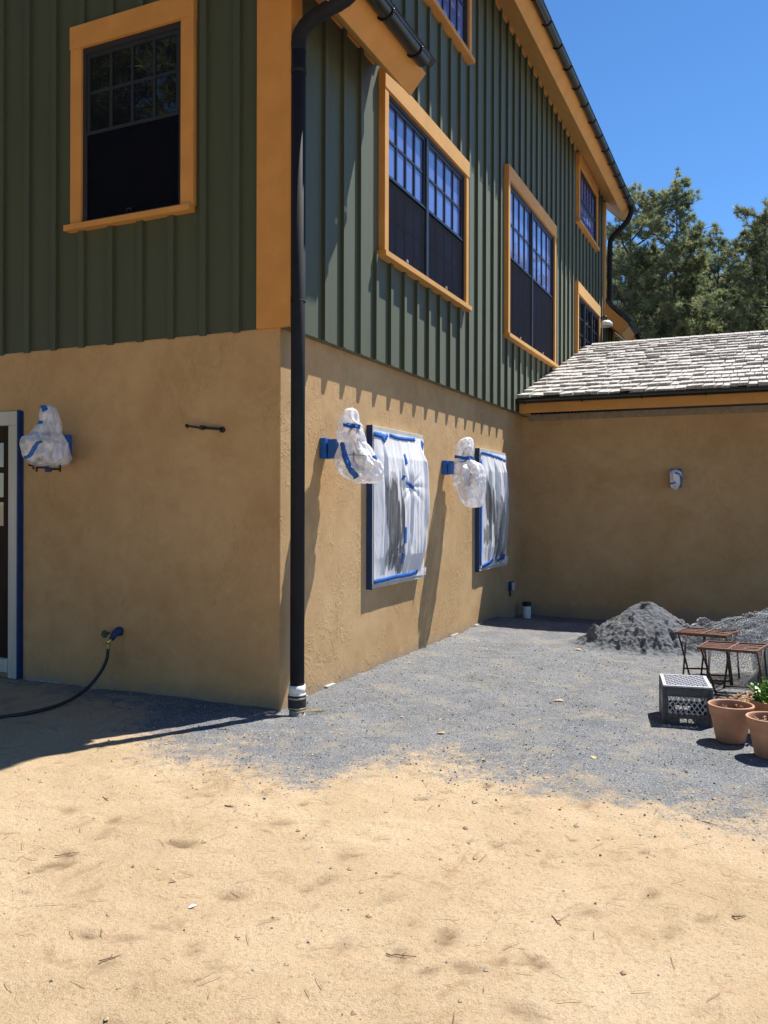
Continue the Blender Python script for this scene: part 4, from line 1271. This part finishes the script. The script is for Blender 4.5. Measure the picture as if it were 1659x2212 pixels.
for L_, rad in enumerate((.20, .185, .165, .14, .11)):
    def F_(u, v, rad=rad, L_=L_):
        a = v*2*math.pi; rr_ = rad*(1+.05*nz(math.cos(a), math.sin(a)*2+u*2, L_))
        c = Vector((3.33, 2.36, .20)) + ax*u*1.1
        return c + sd*math.cos(a)*rr_ + Vector((0, 0, math.sin(a)*rr_))
    hexnet(w, F_, 30, 38, .0013)
w.build('netting', M['wire'], rl)

# leaf litter beneath
def litter(name, label, cx, cy, rx, ry, n, mk, seed, hgt, size):
    rr = random.Random(seed); w = MB()
    for _ in range(n):
        a = rr.uniform(0, 6.28); d = math.sqrt(rr.random()); x = cx+rx*d*math.cos(a); y = cy+ry*d*math.sin(a)
        z = ground_h(x, y, False) + .006 + hgt*(1-d*d)*rr.random()
        s_ = size*rr.uniform(.5, 1.3); e = Matrix.Rotation(rr.uniform(0, 6.28), 3, 'Z') @ Matrix.Rotation(rr.uniform(-.8, .8), 3, 'X')
        w.add([Vector((x, y, z)) + e @ Vector(p)*s_ for p in ((-.5, 0, 0), (-.1, -.28, .12), (.5, 0, .05), (-.1, .28, .12))], [(0, 1, 2, 3)])
    o = w.build(name, M[mk]); tag(o, label, 'leaf litter', kind='stuff'); return o
litter('leaf_litter', 'dry brown leaves and chips heaped under the stools behind the pots', 3.18, 1.45, .26, .42, 1300, 'leafdry', 5, .12, .035)
litter('fallen_leaves', 'scattered tan flecks of leaf over the grey stone dust', 1.9, 1.5, 2.0, 3.2, 60, 'lightleaf', 6, .0, .03)

# loose gravel and grit: uncountable
def grit(name, label, n, x0, x1, y0, y1, s0, s1, mk, seed, prefer=None):
    rr = random.Random(seed); w = MB()
    for _ in range(n):
        x = rr.uniform(x0, x1); y = y0 + (y1-y0)*rr.random()
        if x < .02 and y > -.02: continue
        s_ = rr.uniform(s0, s1)*(.5+rr.random()**3*1.6); z = ground_h(x, y) + s_*.15
        vs = [Vector((x, y, z)) + Vector((rr.uniform(.5, 1)*a, rr.uniform(.5, 1)*b, rr.uniform(.4, .7)*c))*s_ for a, b, c in ((1, 0, 0), (0, 1, 0), (-1, 0, 0), (0, -1, 0), (0, 0, 1), (0, 0, -1))]
        w.add(vs, [(0, 1, 4), (1, 2, 4), (2, 3, 4), (3, 0, 4), (1, 0, 5), (2, 1, 5), (3, 2, 5), (0, 3, 5)])
    o = w.build(name, M[mk]); tag(o, label, 'gravel', kind='stuff'); return o
grit('pebbles', 'tiny pebbles strewn over sand and stone dust', 1500, -2, 4.2, -4, 5, .003, .007, 'stone', 21)
M['darkchip'] = simple('dark_chip', (.07, .05, .04), .8, var=.5, vscale=12)
grit('dark_chips', 'tiny dark bits of bark strewn over the sand', 420, -1.5, 4.2, -4, -.7, .0025, .0055, 'darkchip', 22)
M['stone_light'] = simple('pale_grit', (.42, .41, .39), .85, var=.35, vscale=12)
M['stone_dark'] = simple('dark_grit', (.06, .062, .068), .85, var=.5, vscale=12)
def gritg(name, label, n, s0, s1, mk, seed):
    rr = random.Random(seed); w = MB(); c = 0
    while c < n:
        x = rr.uniform(-1.5, 4.0); y = rr.uniform(-1.9, 3.6)
        if (x < .02 and y > -.02) or y < border(x) - abs(rr.gauss(0, .28)): continue
        c += 1
        s_ = rr.uniform(s0, s1)*(.6+rr.random()**3*1.3); z = ground_h(x, y) + s_*.15
        vs = [Vector((x, y, z)) + Vector((rr.uniform(.5, 1)*a, rr.uniform(.5, 1)*b, rr.uniform(.4, .8)*c_))*s_ for a, b, c_ in ((1, 0, 0), (0, 1, 0), (-1, 0, 0), (0, -1, 0), (0, 0, 1))]
        w.add(vs, [(0, 1, 4), (1, 2, 4), (2, 3, 4), (3, 0, 4)])
    o = w.build(name, M[mk]); tag(o, label, 'gravel', kind='stuff')
gritg('gravel', 'pale grey grit over the stone dust, straying onto the sand', 9000, .003, .0065, 'stone_light', 41)
gritg('gravel', 'dark grit over the stone dust, straying onto the sand', 9000, .003, .007, 'stone_dark', 42)
M['clod'] = simple('sand_clod', (.42, .31, .19), .95, var=.3, vscale=30, bump=.6)
grit('sand_clods', 'small clods of sand scattered in the foreground', 420, -1.5, 4.2, -4, -.6, .006, .012, 'clod', 23)
def needles(n, x0, x1, y0, y1, seed):
    rr = random.Random(seed); w = MB()
    for _ in range(n):
        x = rr.uniform(x0, x1); y = rr.uniform(y0, y1); a = rr.gauss(.3, .9); L_ = rr.uniform(.012, .045)
        z = ground_h(x, y)+.004; d = Vector((math.cos(a), math.sin(a), 0))*L_; s_ = Vector((-d.y, d.x, 0)).normalized()*.0012
        c = Vector((x, y, z)); k = Vector((0, 0, .004))
        w.add([c-d-s_, c-d+s_, c+d*.1+s_*1+k, c+d+s_, c+d-s_, c+d*.1-s_+k], [(0, 5, 2, 1), (5, 4, 3, 2)])
    return w
o = needles(520, -1.5, 4.3, -4, -.4, 31).build('pine_needle_litter', M['twig']); tag(o, 'fallen pine needles scattered over the sand', 'pine needles', kind='stuff')
o = needles(260, .2, 4, -.4, 4.5, 32).build('pine_needle_litter', M['twig']); tag(o, 'sparse fallen pine needles over the grey stone dust', 'pine needles', kind='stuff')

# individual twigs and odds and ends
def twig_mesh(seed, L_, r):
    rr = random.Random(seed); w = MB()
    pts = [Vector((-L_/2 + L_*i/6, rr.uniform(-.04, .04)*L_, r + rr.uniform(0, .02)*L_)) for i in range(7)]
    w.tube(pts, [r*(1-.08*i) for i in range(7)], 7)
    w.tube([pts[3], pts[3]+Vector((L_*.15, L_*.14, .004))], r*.6, 5)
    return w
tw0 = [twig_mesh(1, .07, .0026), twig_mesh(2, .10, .0024), twig_mesh(3, .05, .0036)]
TWL = ['short brown twig in the sand left of centre near the wall shadow', 'thin bent twig low in the left of the sand', 'thick stub of twig in the lower middle of the sand, the longest pale one', 'twig by the bottom edge of the photo toward the left', 'dark twig near the right edge of the sand', 'twig in the sand near the grey border below the crate',
       'twig in the sand at the left margin', 'curved twig lying on grey dust near the downspout', 'thin twig in the sand right of centre']
TWP = [(.845, -1.846, 0, 2), (.531, -2.588, .9, 1), (2.16, -2.761, .3, 1), (1.29, -3.162, 1.0, 0), (3.165, -1.983, .5, 2), (3.0, -1.05, -.3, 1), (.2, -2.0, -.5, 0), (-.05, -.62, .15, 1), (2.57, -2.3, -.9, 0)]
for (x, y, a, k), lb_ in zip(TWP, TWL):
    o = tw0[k].build('twig', M['twig']); o.location = (x, y, ground_h(x, y)); o.rotation_euler = (0, 0, a)
    tag(o, lb_, 'twig', 'twigs lying on the ground')
w = MB()
for (x, y, a, L_, t_) in ((.27, .02, .5, .20, .02), (.33, .0, .35, .14, .014), (.22, -.05, .8, .10, .012)):
    d = Vector((math.cos(a), math.sin(a), 0)); c = Vector((x, y, .012)); s_ = Vector((-d.y, d.x, 0))*t_/2
    w.add([c-d*L_/2, c-s_, c+d*L_/2+Vector((0, 0, .012)), c+s_, c-s_*.4+Vector((0, 0, .012)), c+s_*.6+Vector((0, 0, .01))], [(0, 1, 4), (1, 2, 4), (2, 3, 5), (3, 0, 5), (0, 4, 5), (4, 2, 5)])
o = w.build('wood_splinter', M['wood']); tag(o, 'pale yellow splintered wood scrap at the foot of the downspout', 'wood scrap')
def scrap(x, y, s_, a, m, name, label, cat):
    w = MB(); e = Matrix.Rotation(a, 3, 'Z'); z = ground_h(x, y)+.003
    w.add([Vector((x, y, z)) + e @ Vector(p)*s_ for p in ((-.5, -.1, 0), (-.1, -.3, .1), (.5, -.05, .02), (.2, .25, .12), (-.3, .2, .04))], [(0, 1, 2, 3, 4)])
    o = w.build(name, M[m], solid=.001); tag(o, label, cat); return o
scrap(1.296, -2.734, .035, 1.2, 'white', 'white_scrap', 'small white scrap in the sand at lower left', 'scrap')
scrap(1.803, 1.118, .09, .3, 'lightleaf', 'tan_leaf', 'single tan leaf on the grey dust left of the crate', 'leaf')
scrap(1.313, -.12, .06, .3, 'lightleaf', 'tan_leaf', 'tan leaf lying where the grey dust narrows in front of the side wall', 'leaf')
scrap(2.313, -.219, .06, 2, 'lightleaf', 'tan_leaf', 'tan leaf on the grey dust in front of the crate', 'leaf')
scrap(1.47, 3.45, .09, .3, 'lightleaf', 'tan_leaf', 'tan leaf at the left foot of the stone dust pile', 'leaf')

# ------------------------------------------------------------ pines
def pine_meshes(seed, Ht, crown0, rad, ntuft, top_open=.5):
    rr = random.Random(seed)
    tr = MB(); lean = Vector((rr.uniform(-.03, .03), rr.uniform(-.03, .03), 0))
    def axis(z): return Vector((lean.x*z + .15*math.sin(z*.5+seed), lean.y*z + .12*math.cos(z*.4+seed), z)) - Vector((.15*math.sin(seed), .12*math.cos(seed), 0))
    zs_ = [Ht*i/18 for i in range(19)]
    tr.tube([axis(z) for z in zs_], [max(.02, .17*(Ht/14)*max(0,1-z/Ht)**.8) for z in zs_], 9)
    tufts = []
    nl = int(42*Ht/13)
    for i in range(nl):
        f = (i+rr.random())/nl; z = Ht*(crown0 + (1-crown0)*f)
        prof = (max(0, math.sin(math.pi*min(1, (f*.80+.13))))**.8) * (1-.55*f) + .08
        L_ = rad*prof*rr.uniform(.6, 1.3)
        a = i*2.4 + rr.uniform(-.5, .5); up = rr.uniform(-.1, .35) + .45*f
        p = axis(z); pts = [p]; d = Vector((math.cos(a), math.sin(a), up)).normalized()
        ns = 6
        for q in range(ns):
            d = (d + Vector((rr.uniform(-.25, .25), rr.uniform(-.25, .25), rr.uniform(-.05, .25)))).normalized()
            p = p + d*L_/ns; pts.append(p)
        tr.tube(pts, [max(.008, .055*(L_/2.5)*(1-k/(ns+.5))) for k in range(ns+1)], 5, False)
        nsub = max(5, int(17*L_/2))
        for q in range(nsub):
            t_ = rr.uniform(.30, 1); k = min(ns-1, int(t_*ns)); b = pts[k].lerp(pts[k+1], t_*ns-k)
            aa = rr.uniform(0, 6.28); dd = Vector((math.cos(aa), math.sin(aa), rr.uniform(-.1, .8))).normalized()
            sl_ = rr.uniform(.25, .75)*(.5+.5*L_/2)
            e = b + dd*sl_; tr.tube([b, b.lerp(e, .5)+Vector((0, 0, .04)), e], [.012, .009, .005], 4, False)
            for tpos in (.45, .75, 1.0):
                tufts.append(b.lerp(e, tpos) + Vector((rr.gauss(0, .07), rr.gauss(0, .07), rr.gauss(0, .07))))
        tufts.append(pts[-1])
    rr.shuffle(tufts); tufts = tufts[:ntuft]
    cm = MB(); tint = []
    for c in tufts:
        base = rr.random()*.55 + .25*noise.noise(c*.7) + .15
        nb = 40; rad_ = rr.uniform(.14, .28)
        ax_ = Vector((rr.gauss(0, .5), rr.gauss(0, .5), 1)).normalized()
        for _ in range(nb):
            d = (Vector((rr.gauss(0, 1), rr.gauss(0, 1), rr.gauss(0, 1))).normalized()*1.0 + ax_*.55).normalized()
            s_ = d.cross(Vector((rr.random(), rr.random(), rr.random()))).normalized()*.012
            L_ = rad_*rr.uniform(.6, 1.1); st = c + d*L_*.12
            cm.add([st-s_, st+s_, c+d*L_], [(0, 1, 2)])
            tint += [min(1, max(0, base + rr.uniform(-.15, .2)))]
    return tr, cm, tint
def mk_mesh(mb, name, m, tint=None):
    me = bpy.data.meshes.new(name); me.from_pydata([tuple(v) for v in mb.v], [], mb.f); me.materials.append(m)
    me.polygons.foreach_set('use_smooth', mb.sm)
    if tint:
        a = me.attributes.new('tint', 'FLOAT', 'FACE'); a.data.foreach_set('value', tint)
    me.update(); return me
VAR = []
for sd_, (Ht, c0, rad, nt_) in enumerate(((14.0, .30, 3.2, 2300), (12.5, .26, 3.1, 2000), (13.0, .20, 3.5, 2400))):
    tr, cm, ti = pine_meshes(sd_*3+2, Ht, c0, rad, nt_)
    VAR.append((mk_mesh(tr, 'trunk', M['bark']), mk_mesh(cm, 'crown', M['needles'], ti), Ht))
def pine(xpx, top, depth, k, rz, label, sc_xy=1.0, world=None):
    tm, cm, Ht = VAR[k]
    if world: loc = Vector((world[0], world[1], 0)); s_ = world[2]/Ht
    else:
        loc = px(xpx, 1090, depth); ztop = 1.5+(1090-top)/1829*depth; loc.z = 0; s_ = ztop/Ht
    r = empty('pine_tree', loc, rz, label=label, cat='pine tree', group='pine trees around the house')
    r.scale = (s_*sc_xy, s_*sc_xy, s_)
    for nm, m_ in (('trunk', tm), ('crown', cm)):
        o = bpy.data.objects.new(nm, m_); COL.objects.link(o); o.parent = r
    return r
pine(1450, 402, 34, 0, 0.4, 'tallest pine with a thin spiky top rising above the wing roof')
pine(1362, 428, 36, 1, 1.9, 'pine standing right behind the far corner of the house')
pine(1555, 520, 38, 1, 3.1, 'lower pine between the tallest pine and the right edge')
pine(1668, 450, 33, 2, 2.2, 'dense dark pine cut by the right edge of the photo')
pine(1404, 560, 44, 2, 4.0, 'bushy pine filling the gap left of the tallest pine', 1.3)
pine(1510, 585, 45, 2, 5.2, 'bushy pine filling the gap right of the tallest pine', 1.3)
pine(1608, 600, 47, 0, 1.1, 'distant pine showing in the gap before the right edge', 1.4)
pine(1325, 560, 48, 2, 2.7, 'distant pine mostly hidden behind the far downspout', 1.3)
pine(1470, 660, 56, 1, 0.2, 'far low pine seen between the trunks above the wing roof', 2.0)
pine(1570, 670, 58, 2, 1.6, 'far low pine seen above the right half of the wing roof', 2.0)
pine(1370, 670, 55, 0, 3.6, 'far low pine seen beside the small rear gutter', 2.0)
pine(1660, 640, 60, 1, 4.6, 'far low pine at the right margin above the wing roof', 2.0)
pine(1490, 545, 41, 2, 0.9, 'broad pine shouldering the right side of the tallest one', 1.2)
pine(1345, 540, 41, 2, 5.9, 'broad pine crowded behind the far downspout', 1.3)
pine(1635, 560, 40, 1, 3.9, 'broad pine filling in under the right edge crown', 1.4)
pine(1632, 500, 36, 1, 0.3, 'upright pine just inside the right edge, before the dense dark one')
# outside the frame: mirrored in the glass; rows behind camera added to block sky light
for i, (x, y, h, k) in enumerate(((7.5, 33, 13, 0), (11, 38, 14, 2), (5.5, 41, 15, 1), (16, 34, 13, 2), (-11, -9, 13.5, 2), (-15, -14, 15, 0), (-8, -14, 14, 2), (-20, -10, 14, 1), (-12, -19, 16, 2), (-3, -17, 14, 1), (2, -19, 15, 2), (7, -17, 14, 0), (11, -13, 14, 2), (-5, -22, 17, 2), (4, -24, 17, 1), (-18, -4, 13, 2), (-1, -26, 18, 2), (9, -23, 17, 2), (-9, -24, 17, 1), (14, -19, 15, 1))):
    pine(0, 0, 0, k, i*1.3, ('pine standing out of the photo beyond the wing, mirrored in the side windows' if y > 0 else 'unseen pine behind the camera, mirrored in the front window and blocking sky light'), 1.25, (x, y, h if y > 0 else h*1.35))
